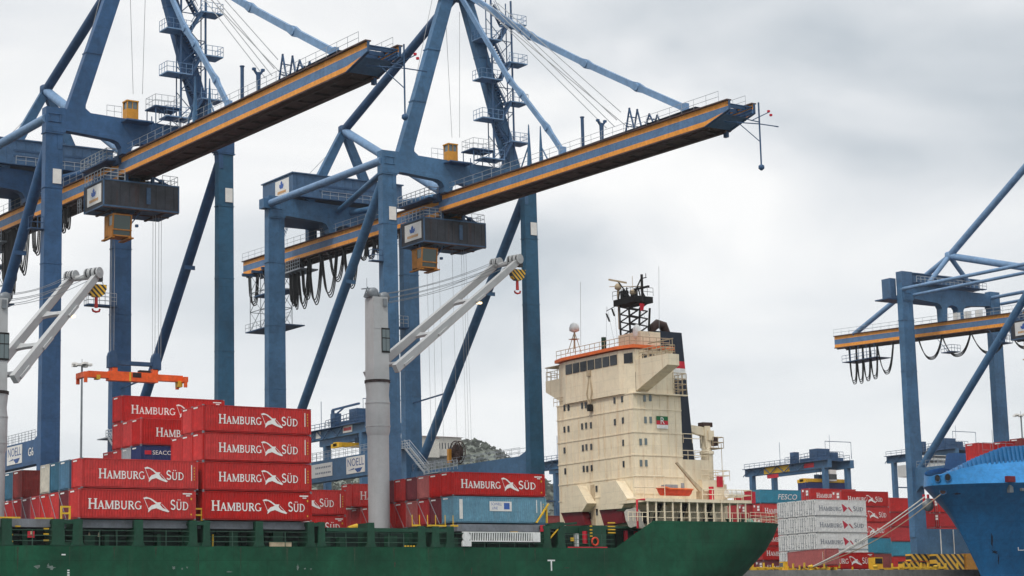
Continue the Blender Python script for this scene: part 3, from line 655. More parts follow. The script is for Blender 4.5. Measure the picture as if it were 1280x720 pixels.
mb.box((XH+1.9, 185.2, zt_+1.9), (XH+2.1, 189.8, zt_+2.0)); mb.tube([(XH+2, 185.3, zt_), (XH+2, 185.3, zt_+1.9)], .06, 5); mb.tube([(XH+2, 187.5, zt_), (XH+2, 187.5, zt_+1.9)], .06, 5)
mb.rail([(XR-1.5, YN-.5, ZH1), (XR+.6, YN-.5, ZH1), (XR+.6, YN+4, ZH1)], 2.6, .8, .05, mid=4)
mb.rail([(XH, YF-.2, zb1+.35), (XH, YN+.2, zb1+.35), (XR-1.2, YN+.2, zb1+.35)], 1.05, 1.0, .04)
mb.rail([(XH-.03, YF+.6, ZH1), (XH-.03, YF-3, ZH1)], 1.0, .8, .04); mb.build('bridge_railing', 'cream_dark', ship)
# mast house + radar mast
mh = MB(); a = on(773, 425, 0, 150.2); b = on(801, 425, 0, 150.2); mh.box((150.2, b.y, zb1+.3), (153.2, a.y, on(785, 417, 0, 150.2).z)); mh.build('mast_house', 'ship_cream', ship)
zm = on(785, 417, 0, 150.2).z
def mp_(u, v, x=151.2): return on(u, v, 0, x)
top_y = mp_(802, 343).y; rm = MB(); A_ = mp_(776, 418); B_ = mp_(798, 418); C_ = mp_(774, 384); D_ = mp_(800, 384)
for (p, q) in ((A_, V((151.2, C_.y, C_.z))), (B_, V((151.2, D_.y, D_.z)))):
    for dx in (0, 1.5): rm.tube([p+V((dx, 0, -.5)), q+V((dx, 0, 0))], .14, 6)
for i in range(4):
    z0, z1 = zm+(C_.z-zm)*i/4, zm+(C_.z-zm)*(i+1)/4
    for dx in (0, 1.5):
        rm.tube([(151.2+dx, A_.y, z0), (151.2+dx, B_.y, z1)], .09, 5); rm.tube([(151.2+dx, B_.y, z0), (151.2+dx, A_.y, z1)], .09, 5)
    for y in (A_.y, B_.y): rm.tube([(151.2, y, z0), (152.7, y, z1)], .08, 5)
rm.box((150.6, B_.y-.3, C_.z+.1), (153.4, A_.y+.5, C_.z+.85)); rm.box((151, A_.y-1.2, C_.z+.85), (151.7, A_.y-.4, C_.z+1.9)); rm.box((151.2, B_.y+.6, C_.z+.85), (151.8, B_.y+1.3, C_.z+1.6)); rm.bar((151.2, A_.y+.2, C_.z+3.2), (151.2, B_.y+1.4, C_.z+.9), .12, .12); rm.bar((151.2, B_.y+.9, C_.z+.9), (151.2, top_y, C_.z+3.0), .12, .12); rm.rail([(150.6, A_.y+.6, C_.z+.9), (150.6, B_.y-.5, C_.z+.9), (153.3, B_.y-.5, C_.z+.9)], 1.0, .9, .03)
for i in range(7): rm.tube([(151+.3*i, A_.y-.5*i, C_.z+.9), (151+.25*i, A_.y-.4*i-.3, C_.z+1.9+.2*(i % 3))], .09, 5)
top = mp_(802, 343); rm.tube([(151.2, top.y, C_.z), (151.2, top.y, top.z)], .16, 8); rm.cbox((151.2, top.y, mp_(802, 360).z), (.25, 2.6, .22)); rm.cbox((151.2, top.y-.4, top.z-.5), (.1, 1.0, .1)); rm.tube([(151.2, top.y-.8, top.z-.5), (151.2, top.y-.8, top.z)], .05, 4)
q = mp_(768, 382); rm.tube([(151.2, A_.y+.6, C_.z+.3), (151.2, mp_(758, 383).y, C_.z-.1)], .05, 4)
rmo = rm.build('radar_mast', 'rubber', ship)
mb = MB(); c = mp_(772.5, 357); mb.tube([(151.2, c.y, zm+1), (151.2, c.y, c.z)], .13, 6); mb.lathe((151.2, c.y, c.z-.2), [(.1, -.4), (.42, -.2), (.42, .2), (.2, .45)], 12); a = mp_(761, 349.5); b = mp_(783, 353.5); mb.bar(a, b, .12, .22); mb.tube([a+V((0, -.1, -.9)), b+V((0, -3, -.9))], .05, 5); mb.tube([(151.2, mp_(791, 365).y, C_.z+.8), (151.2, mp_(791, 365).y, mp_(791, 345).z)], .04, 4); mb.lathe((151.2, mp_(791, 364).y, mp_(791, 364).z), [(.1, -.5), (.4, -.3), (.4, .0), (.1, .2)], 10); mb.build('radar_scanner', 'cream_dark', rmo)
fl = MB(); a = mp_(800, 379.5); b = mp_(807, 386); fl.grid([[(151.1+.08*math.sin(i*1.9), a.y-(a.y-b.y)*i/5, a.z-.05*i+.1*(i % 2)) for i in range(6)], [(151.1+.1*math.sin(i*1.9+1), a.y-(a.y-b.y)*i/5*.8, b.z-.15+.1*(i % 2)) for i in range(6)]], 0, True); fl.build('red_flag', 'flag_red', rmo)
fl = MB()
for (u0, v0, u1, v1) in ((758, 392, 762, 402), (765, 386, 768, 395)): p = mp_(u0, v0); q = mp_(u1, v1); fl.bar(p, q, .25, .06)
fl.build('signal_flag', 'rubber', rmo)
mb = MB()
for u0, v0, u1, v1 in ((758, 383, 758, 430), (759, 384, 768, 428), (768, 385, 772, 430), (803, 386, 812, 420), (801, 388, 806, 420)): mb.tube([mp_(u0, v0), mp_(u1, v1)], .018, 4)
mb.build_each('halyard', 'steel_grey', rmo)
# aerials, satellite dome, binnacle
mb = MB(); c = on(718, 436, 0, 149); t_ = on(718, 415, 0, 149); mb.tube([c, t_], .12, 6)
for s in (-1, 1):
    mb.tube([c+V((s*.6, s*.6, -.5)), t_], .05, 5); mb.tube([c+V((-s*.6, s*.6, -.5)), t_], .05, 5)
mb.cbox(c+V((0, 0, 1.2)), (1.0, 1.0, .06)); dome = mb.build('satellite_mast', 'cream_dark', ship)
mb = MB(); mb.lathe(t_, [(.3, 0), (.62, .15), (.65, .55), (.5, .95), (.2, 1.15), (.02, 1.2)], 16); mb.build('satellite_dome', 'white_paint', dome)
mb = MB(); c = on(796, 414, 0, 150.4); mb.lathe(c, [(.35, -.8), (.5, -.3), (.5, .4), (.25, .75), (.02, .85)], 14); mb.build('satellite_dome', 'white_paint', ship)
mb = MB(); c = on(755, 437, 0, 149); mb.tube([c, c+V((0, 0, 1.5))], .3, 8); mb.build('binnacle', 'deck_green', ship)
mb = MB()
for (u, v, v2, x) in ((726, 432, 352, 150), (824, 415, 333, 152), (775, 410, 380, 151)): mb.tube([on(u, v, 0, x), on(u-.5, v2, 0, x)], .03, 4)
mb.build_each('whip_aerial', 'rope_grey', ship)
mb = MB(); c = fr(740, 480); mb.tube([(XH-.3, c.y, c.z+1.4), (XH-.5, c.y+.5, c.z-1.2), (XH-.4, c.y+.1, c.z-2.9)], .09, 6); mb.tube([(XH-.3, c.y, c.z+1.4), (XH-.5, c.y-.5, c.z-1.0), (XH-.4, c.y+.1, c.z-2.9)], .09, 6); mb.cbox((XH-.3, c.y, c.z+1.3), (.5, .7, .7)); mb.cbox((XH-.35, c.y+.1, c.z-2.9), (.45, .6, .8), 1); mb.build('hose_davit', ['cream_dark', 'rubber'], ship)
# funnel
a, b = on(818, 412, 1, 193.5), on(852, 416, 1, 193.5); c = on(868, 573, 1, 193.5)
fn = MB(); zt_f = b.z; bands = [(14, on(860, 475, 1, 193.5).z, 0), (on(860, 475, 1, 193.5).z, on(857, 461, 1, 193.5).z, 1), (on(857, 461, 1, 193.5).z, on(856, 452, 1, 193.5).z, 2), (on(856, 452, 1, 193.5).z, zt_f, 0)]
xr = lambda z: b.x+(c.x-b.x)*(zt_f-z)/(zt_f-c.z)
for z0, z1, m_ in bands:
    fn.add([(153.6, 193.5, z0), (xr(z0), 193.5, z0), (xr(z0), 199.5, z0), (153.6, 199.5, z0), (153.6+.3, 193.5, z1), (xr(z1), 193.5, z1), (xr(z1), 199.5, z1), (153.9, 199.5, z1)], [(0, 1, 5, 4), (1, 2, 6, 5), (2, 3, 7, 6), (3, 0, 4, 7), (4, 5, 6, 7)], m_)
fno = fn.build('funnel', ['funnel_navy', 'white_paint', 'flag_red'], ship)
mb = MB(); p = on(817, 412, 1, 195); mb.tube([p+V((-.6, 0, -1.6)), p+V((-.3, 0, .1)), p+V((.6, 0, .75)), p+V((1.5, 0, .6)), p+V((2.0, 0, -.6))], .58, 12); mb.build('exhaust_cowl', 'exhaust_brown', fno)
# stern deck: casing, boat deck, crane, boats
ZB = on(860, 625, 1, 186.5).z
cs = MB(); cs.box((XR, 190.8, 11.5), (on(886, 600, 1, 191).x, 204, on(870, 575, 1, 191).z)); cs.box((XR+2.5, 190.2, 11.5), (on(905, 600, 1, 190.2).x, 203, on(890, 600, 1, 190.2).z)); cs.box((on(905, 600, 1, 190.2).x, 191.2, 11.6), (on(910, 600, 1, 190.2).x+.6, 203, on(890, 602, 1, 190.2).z-.2)); cs.build('engine_casing', 'ship_cream', ship)
mb = MB(); c = on(900, 602, 1, 190.1); mb.cbox((c.x, 190.15, c.z), (.9, .1, 1.3)); mb.build('casing_door', 'flag_red', ship)
zc = on(870, 575, 1, 191).z; xe = on(886, 600, 1, 191).x
mb = MB(); mb.rail([(XR, 190.9, zc), (xe, 190.9, zc), (xe, 196, zc)], 1.1, 1.2, .045); mb.rail([(XR+2.6, 190.4, on(890, 600, 1, 190.2).z), (xe+2.8, 190.4, on(890, 600, 1, 190.2).z), (xe+2.8, 197, on(890, 600, 1, 190.2).z)], 1.2, 1.2, .045)
mb.rail([(XR+.4, 190.9, zc+2), (xe-1, 190.9, zc+2)], 1.1, 1.2, .045); mb.build('casing_railing', 'ship_cream', ship)
bd = MB(); bd.box((145.0, 185.2, ZB-.35), (155.2, 190.5, ZB)); bd.box((155.2, 185.2, ZB-.35), (160.8, 206, ZB)); bd.box((155.2, 190.3, 11.6), (159, 204, ZB-.35)); bd.build('boat_deck', 'ship_cream', ship)
mb = MB(); xs = [145.3+i*1.22 for i in range(13)]
for x in xs: mb.box((x-.08, 185.3, 11.6), (x+.08, 185.45, ZB-.3))
mb.rail([(145.3, 185.38, 11.6), (160.4, 185.38, 11.6)], 2.0, 1.22, .035, mid=3); mb.rail([(142.5, 185.4, 12.5), (145.2, 185.4, 12.5)], 1.0, .7, .045)
mb.build('deck_stanchion', 'ship_cream', ship)
mb = MB(); 
for x in (147.5, 151.2, 155.0): mb.bar((x, 187.5, 11.7), (x+1.4, 187.5, ZB-.3), .8, .14)
mb.box((146.3, 188.4, 12.4), (148, 188.48, 13.9)); mb.box((156.5, 188.2, 11.7), (157.6, 188.4, 13.5)); mb.build_each('stair_flight', 'rubber', ship)
mb = MB(); mb.rail([(143.9, 186, ZB), (148, 185.5, ZB)], 2.6, 1.3, .05, mid=2); mb.rail([(153.5, 185.4, ZB), (161.0, 185.4, ZB), (160.8, 200, ZB)], 1.2, 1.4, .05); mb.build_each('boat_deck_railing', 'ship_cream', ship)
XS = 163.0
rp_ = [(X, YM-hbw(X, 12.5)+.15, 12.5) for X in (160, 163, 165.5, 167.5, 168.8, 169.6)]+[(169.9, YM, 12.5)]
mb = MB(); mb.rail(rp_, 1.15, 1.1, .03, mid=3); mb.build('stern_railing', 'ship_cream', ship)
mb = MB()
for x, y, r in ((160.7, 189.2, .55), (162.4, 189.0, .5)): mb.lathe((x, y, 12.4), [(r, -.8), (r*.7, -.3), (r*.7, .5), (r, .8)], 14); 
mb.build_each('mooring_winch', 'deck_green', ship)
mb = MB(); mb.lathe((164.2, 189.6, 12.3), [(.6, -.5), (.62, .4), (.4, .8), (.05, .95)], 12); mb.box((165, 190, 12.2), (166.3, 191, 12.9)); mb.build('winch_cover', 'pale_green', ship)
mb = MB(); mb.tube([(143.9, 184.9+.6, 11.7), (143.9, 185.5, ZB-.2), (145.3, 185.5, ZB-.1)], .14, 8); mb.build('vent_pipe', 'flag_red', ship)
tp = MB(); c0 = on(782, 640, 1, 187)
tp.grid([[(142.7+.5*j/4+(i/6)*2.4, 186.4+.1*math.sin(i*2.1+j), 11.9+2.3*(1-abs(i/6-.55)*.5)*(1-j/4)+.12*math.sin(i*1.7+j*2.3)) for i in range(7)] for j in range(5)], 0, True); tp.grid([[(142.9+i*.4, 186.5+j*.6, 14.1-.1*j) for i in range(7)] for j in range(4)], 0, True); tp.build('canvas_cover', 'canvas', ship)
# vents with maroon skirts in front of the house
def hood(px, sk):
    X = XH-1.4; P_ = [on(u, v, 0, X) for u, v in px]; m1 = MB(); m1.prism(P_, (XH-X-.08, 0, 0)); h_ = m1.build('vent_hood', 'ship_cream', ship)
    Q_ = [on(u, v, 0, X+.3) for u, v in sk]; m2 = MB(); m2.prism(Q_, (XH-X-.4, 0, 0)); m2.build('skirt', 'maroon', h_)
hood([(701, 641), (727.5, 639.5), (734, 629), (722, 607), (709, 609), (703, 624)], [(701, 640.6), (727, 639.2), (731.5, 656), (709, 660)])
hood([(748.5, 637.5), (777, 635.5), (784, 623), (770, 601), (757, 603), (751, 619)], [(749, 637), (776.5, 635), (781, 653), (755, 657)])
mb = MB(); c = fr(742, 640); mb.box((XH-.12, c.y-.35, 12), (XH, c.y+.35, fr(742, 606).z)); mb.build('rusty_ladder', 'cream_dark', ship)
# gear below the house in the gallery
mb = MB(); mb.box((133, 187.0, 9.4), (145, 187.3, 12.0)); mb.box((136.6, 184.5, 9.4), (138.6, 186.9, 11.9)); mb.prism([(130.8, 184.45, 11.7), (134.6, 184.45, 12.0), (134.6, 184.45, 12.25), (130.8, 184.45, 11.95)], (0, 1.5, 0)); mb.build('gallery_wall', 'deck_green', ship)
mb = MB(); c = on(743.5, 677, 1, Y0); 
ring = [c+V((.42*math.cos(t*math.pi/10), -.05, .42*math.sin(t*math.pi/10))) for t in range(21)]; mb.tube(ring, .11, 6); mb.build('lifebuoy', 'lifeboat_orange', ship)
mb = MB(); mb.tube([(135.2, 185.5, 9.6), (135.2, 185.5, 11.0)], .3, 8); mb.build('gas_bottle', 'white_paint', ship)
mb = MB(); mb.tube([(136.4, 185.5, 9.9), (136.4, 185.5, 11.3)], .3, 8); mb.tube([(142.2, 185.6, 9.9), (142.2, 185.6, 11.4)], .25, 8); mb.box((133.3, 184.45, 9.4), (138.7, 184.55, 9.52)); mb.box((140.3, 184.45, 9.4), (141.3, 184.55, 9.5)); mb.tube([(143.6, 185.8, 9.5), (143.6, 185.8, 11.3), (144.6, 185.8, 11.3)], .1, 6); mb.build_each('fire_equipment', 'flag_red', ship)
mb = MB()
for x in (134.2, 136.9): mb.cbox((x, 184.9, 10.35), (.4, .2, .4))
for z in (11.1, 11.45, 11.8, 12.2): mb.cbox((139.4, 184.5, z), (1.0, .1, .13)); mb.cbox((136.5, 184.45, z-.4), (.3, .1, .13))
mb.box((131.6, 186, 12.2), (131.75, 186.2, 14)); mb.bar((130.2, 186, 12.2), (131.9, 186, 14.3), .25, .12); mb.bar((130.4, 187, 12.2), (132.1, 187, 14.3), .12, .12); mb.bar((130.9, 184.5, 10.4), (132.4, 184.5, 11.8), .2, .1); mb.build_each('yellow_ladder', 'yellow_paint', ship)
# aft provision crane
pc = MB(); c = on(883, 555, 1, 195); zc_ = c.z; top_ = on(882, 533, 1, 195); zb_ = on(884, 590, 1, 195).z
pc.tube([(c.x, 195, zb_-1), (c.x, 195, on(884, 567, 1, 195).z)], .75, 16); pc.lathe((c.x, 195, on(884, 567, 1, 195).z), [(.9, -.1), (.9, .25), (.65, .3), (.6, 1.4)], 14)
pc.bar((c.x-.1, 195, on(884, 560, 1, 195).z), (c.x-.2, 195, top_.z), .9, 1.1); pc.cbox((c.x+.2, 195, on(886, 545, 1, 195).z), (.9, 1.5, 1.2))
p0 = on(884, 541, 1, 195); p1 = on(848, 533, 1, 195); pc.bar(p0, p1, .8, 1.15, h2=.7); pc.cbox(p1+V((.5, 0, -.5)), (1.1, .6, .5)); pc.box((top_.x-.6, 194.6, top_.z), (top_.x+.5, 195.4, top_.z+.35))
pco = pc.build('provision_crane', 'ship_cream', ship)
mb = MB(); mb.box((top_.x-.8, 194.5, top_.z-.1), (top_.x+.7, 195.5, top_.z+.45)); mb.cbox((c.x+.9, 194.6, zc_+.3), (.7, .8, 1.1)); mb.build_each('winch', 'exhaust_brown', pco)
mb = MB(); mb.rail([(c.x+.2, 194, zc_-.5), (c.x+1.9, 194, zc_-.5), (c.x+1.9, 196, zc_-.5)], 1.3, .9, .05); mb.box((c.x, 194, zc_-.6), (c.x+1.9, 196, zc_-.5)); mb.tube([(c.x+1.7, 194.2, zb_-1), (c.x+1.7, 194.2, zc_)], .05, 4); mb.tube([p1+V((1, 0, -.6)), p1+V((1, 0, -2.2))], .03, 4); mb.cbox(p1+V((1, 0, -2.3)), (.3, .2, .5)); mb.build('platform', 'cream_dark', pco)
dv = MB(); p0 = on(845, 578, 1, 187.0); p1 = on(876, 614, 1, 187.0); dv.bar(p1+V((.6, 0, -.6)), p0, .28, .4, h2=.2); dv.bar(p1+V((1.1, 0, -.6)), p0+V((1.4, 0, -1.4)), .25, .25); dv.box((p1.x-.2, 186.6, ZB), (p1.x+1.2, 187.6, p1.z)); dv.build('davit', 'cream_dark', ship)
mb = MB()
for i in range(2): mb.tube([(158.0+i*1.25, 186.4, ZB+.85), (159.1+i*1.25, 186.4, ZB+.85)], .48, 12)
mb.build_each('liferaft_canister', 'white_paint', ship)
mb = MB(); mb.tube([(155.6, 186.3, ZB), (155.6, 186.3, ZB+1.6)], .3, 8); mb.box((161.3, 187, ZB-.2), (163, 189, ZB+1.2)); mb.build_each('red_fitting', 'flag_red', ship)
# rescue boat: hangs at the davit, its own thing
bo = thing('rescue_boat', 'small orange open rescue boat on the boat deck beside the deckhouse', 'boat', (150.6, 187, ZB+.3))
a_ = on(822, 606, 1, 187); b_ = on(864, 606, 1, 187)
bm = MB(); rows = []
for k, (zf, wf, xs_) in enumerate(((0, .35, .14), (.35, .8, .07), (1, 1, 0))):
    row = []
    for i in range(25):
        t_ = i/24*2-1; ang = t_*math.pi
        x = (a_.x+b_.x)/2+math.cos(ang)*(b_.x-a_.x)/2*(1-xs_); y = 187+math.copysign(abs(math.sin(ang))**.6, math.sin(ang))*.8*wf
        row.append((x, y, ZB+.5+zf*.72+(.15 if math.cos(ang) < -.6 else 0)*zf))
    rows.append(row)
bm.grid(rows, 0, True); bm.add(rows[0][:-1], [tuple(range(24))]); bm.build('hull', 'lifeboat_orange', bo)
bm = MB(); bm.box((a_.x+.9, 186.5, ZB+1.2), (a_.x+2.6, 187.5, ZB+1.75)); bm.tube([(b_.x-1.3, 187, ZB+1.1), (b_.x-1.3, 187, ZB+2)], .2, 8); bm.build_each('console', 'rope_grey', bo)
bm = MB(); bm.tube([tuple(V(p)+V((0, 0, .02))) for p in rows[2]], .11, 6); bm.build('fender', 'bridge_orange', bo)
# ---------------- ship deck cranes
def deck_crane(X, tipx, tipz, zneck):
    Yc = 196.75; c = MB(); z0 = 11.2; zn = zneck; zt = zn+9.6
    c.tube([(X, Yc, z0), (X, Yc, zn-6)], 1.2, 28); c.lathe((X, Yc, zn-6), [(1.2, 0), (1.36, .6), (1.36, 3.6), (1.26, 4.6), (1.36, 5.7), (1.36, 6)], 28)
    for z in (zn-5, zn-2.4): c.lathe((X, Yc, z), [(1.41, 0), (1.41, .12)], 28)
    co = c.build('deck_crane', 'ship_crane_grey', ship)
    h = MB(); h.prism([(X-1.0, Yc-.95, zn+.25), (X+1.0, Yc-.95, zn+.25), (X+.92, Yc-.95, zt), (X-.92, Yc-.95, zt)], (0, 1.9, 0)); h.lathe((X, Yc, zn-.05), [(1.45, 0), (1.45, .3)], 28, 1); h.box((X-.9, Yc-.98, zn+6), (X-.05, Yc-.952, zt-.1))
    h.build('crane_house', ['ship_crane_grey', 'seal_dark'], co)
    wn = MB(); wn.box((X+.05, Yc-1.02, zn+3.3), (X+1.1, Yc-.94, zn+6.1), 1); wn.box((X+.13, Yc-1.05, zn+3.5), (X+.55, Yc-1.0, zn+5.9), 0); wn.box((X+.61, Yc-1.05, zn+3.5), (X+1.04, Yc-1.0, zn+5.9), 0); wn.box((X+.05, Yc-1.07, zn+4.9), (X+1.1, Yc-1.03, zn+5.0), 1); wn.build('cab_window', ['glass_pale', 'rubber'], co)
    s = MB()
    for x, z in ((X-.7, zt+.45), (X+.75, zt+.05)): s.lathe((x, Yc-.4, z), [(.2, -.35), (.62, -.3), (.62, -.1), (.5, 0), (.62, .1), (.62, .3), (.2, .35)], 16, 0, 'y')
    s.box((X-1.2, Yc-.3, zt), (X+.4, Yc+.6, zt+.5)); s.bar((X-1.9, Yc, zt+.9), (X-.5, Yc, zt+1.1), .1, .12); s.bar((X-1.6, Yc, zt), (X-1.1, Yc, zt+1.2), .12, .12); s.tube([(X-1.2, Yc, zt), (X-1.2, Yc, zt+2.2)], .03, 4)
    s.box((X+.25, Yc-1.2, zt-1.1), (X+.7, Yc-1.03, zt-.2)); s.build('sheave', 'ship_crane_under' if False else 'steel_grey', co)
    # jib: two box beams joined by cross ties
    P0 = V((X+.2, Yc, zn+1.0)); T = on(tipx, tipz, 1, 203.0); d = (T-P0).normalized(); lat = d.cross(V((0, 0, 1))).normalized(); nrm = lat.cross(d)
    if nrm.z < 0: nrm = -nrm
    j = MB(); Q = lambda f, y, h=0: P0+(T-P0)*f+lat*y+nrm*h
    for s_ in (-1.9, 1.9):
        a = Q(.0 if s_ < 0 else .03, s_); b = Q(1, s_*.93)
        j.bar(a, b, .62, .95, 0, h2=.7, w2=.5); j.bar(a-nrm*.5, b-nrm*.38, .6, .05, 1, w2=.48)
    jo = j.build('jib', ['ship_crane_grey', 'ship_crane_under'], co)
    for f in (.1, .36, .66):
        k = MB(); ww = 2.35-.15*f
        prof = [(i/8*2-1, .3+.75*abs(i/8*2-1)**2.5) for i in range(9)]; prof = [(y, h*1.15) for y, h in prof]
        for (y0, h0), (y1, h1) in zip(prof, prof[1:]):
            A = [Q(f, y0*ww, -.42)-d*(h0*.6), Q(f, y1*ww, -.42)-d*(h1*.6), Q(f, y1*ww, -.42)+d*h1, Q(f, y0*ww, -.42)+d*h0]
            k.prism(A, nrm*.28, 0); k.prism([p-nrm*.03 for p in A], nrm*.03, 1)
        k.build('cross_tie', ['ship_crane_grey', 'ship_crane_under'], jo)
    ep = MB()
    def sheave(c, r=.6, m_=0):
        ring = lambda rr, o: [c+lat*o+(d*math.cos(t*math.pi/9)+nrm*math.sin(t*math.pi/9))*rr for t in range(18)]
        ep.prism(ring(r, -.28), lat*.14, m_); ep.prism(ring(r, .14), lat*.14, m_); ep.prism(ring(r*.75, -.15), lat*.3, 1); ep.prism(ring(r*.3, -.33), lat*.66, m_)
    for y in (-1.9, -1.2, .8, 1.4, 2.0): sheave(Q(1.01, y, .25))
    ep.tube([Q(1, -2.1), Q(1, 2.1)], .3, 10); ep.tube([Q(1.01, .5, .3), Q(1.01, 1.7, .3)], .42, 10, 1); ep.cbox(Q(1.01, 1.9, -.4), (.5, .5, .8), 1); ep.build('jib_head', ['ship_crane_grey', 'winch_dark'], jo)
    hq = Q(1.0, 1.6); hz_ = hq.z-.9; hx, hy = hq.x+.15, hq.y; hk = MB()
    prof = [(-1.05, .55), (1.05, .55), (1.05, .1), (.8, -.5), (.35, -.8), (-.35, -.8), (-.8, -.5), (-1.05, .1)]
    hk.prism([(hx+x, hy-.3, hz_-.55+z) for x, z in prof], (0, .6, 0)); ho = hk.build('hook_block', 'hazard_fine', co)
    hk = MB(); hk.tube([(hx, hy, hz_-1.3), (hx, hy, hz_-2.0), (hx, hy, hz_-2.5)], .17, 8, r2=.2); hk.tube([(hx-.42, hy, hz_-2.6), (hx-.34, hy, hz_-2.85), (hx, hy, hz_-2.95), (hx+.34, hy, hz_-2.85), (hx+.42, hy, hz_-2.6)], .12, 6); hk.build('hook', 'hook_red', ho)
    for i, (y, dz) in enumerate(((-1.8, .5), (-1.2, .3), (.2, .1), (1.5, 0), (-1.5, -.4), (1.8, .35))):
        wr = MB(); a = V((X+.8-.9*(i % 2), Yc+y*.3, zt+.5-.25*i)); b = Q(1, y, .5-.1*i); mid = (a+b)/2-V((0, 0, .9+.12*i)); wr.tube([a*(1-t)**2+mid*2*t*(1-t)+b*t*t for t in [q/10 for q in range(11)]], .03, 4, caps=False); wr.build('hoist_rope', 'steel_grey', co)
    for dx in (-.8, .8): wr = MB(); wr.tube([(hx+dx, hy, hz_), (hx+dx*.4, hy, hz_+1.2)], .035, 4); wr.build('hoist_rope', 'steel_grey', co)
    lp = MB(); lp.cbox(Q(.66, 1.9, -.75), (.5, .4, .22)); lp.build('lamp', 'lamp_lit', co)
m = bpy.data.materials.new('lamp_lit'); m.use_nodes = True; p = m.node_tree.nodes['Principled BSDF']; p.inputs['Base Color'].default_value = (.8, .6, .3, 1); p.inputs['Emission Color'].default_value = (1, .75, .4, 1); p.inputs['Emission Strength'].default_value = 2.2; MATS['lamp_lit'] = m
deck_crane(116.5, 632, 330, 28.3)
deck_crane(72.2, 104, 347, 25.0)
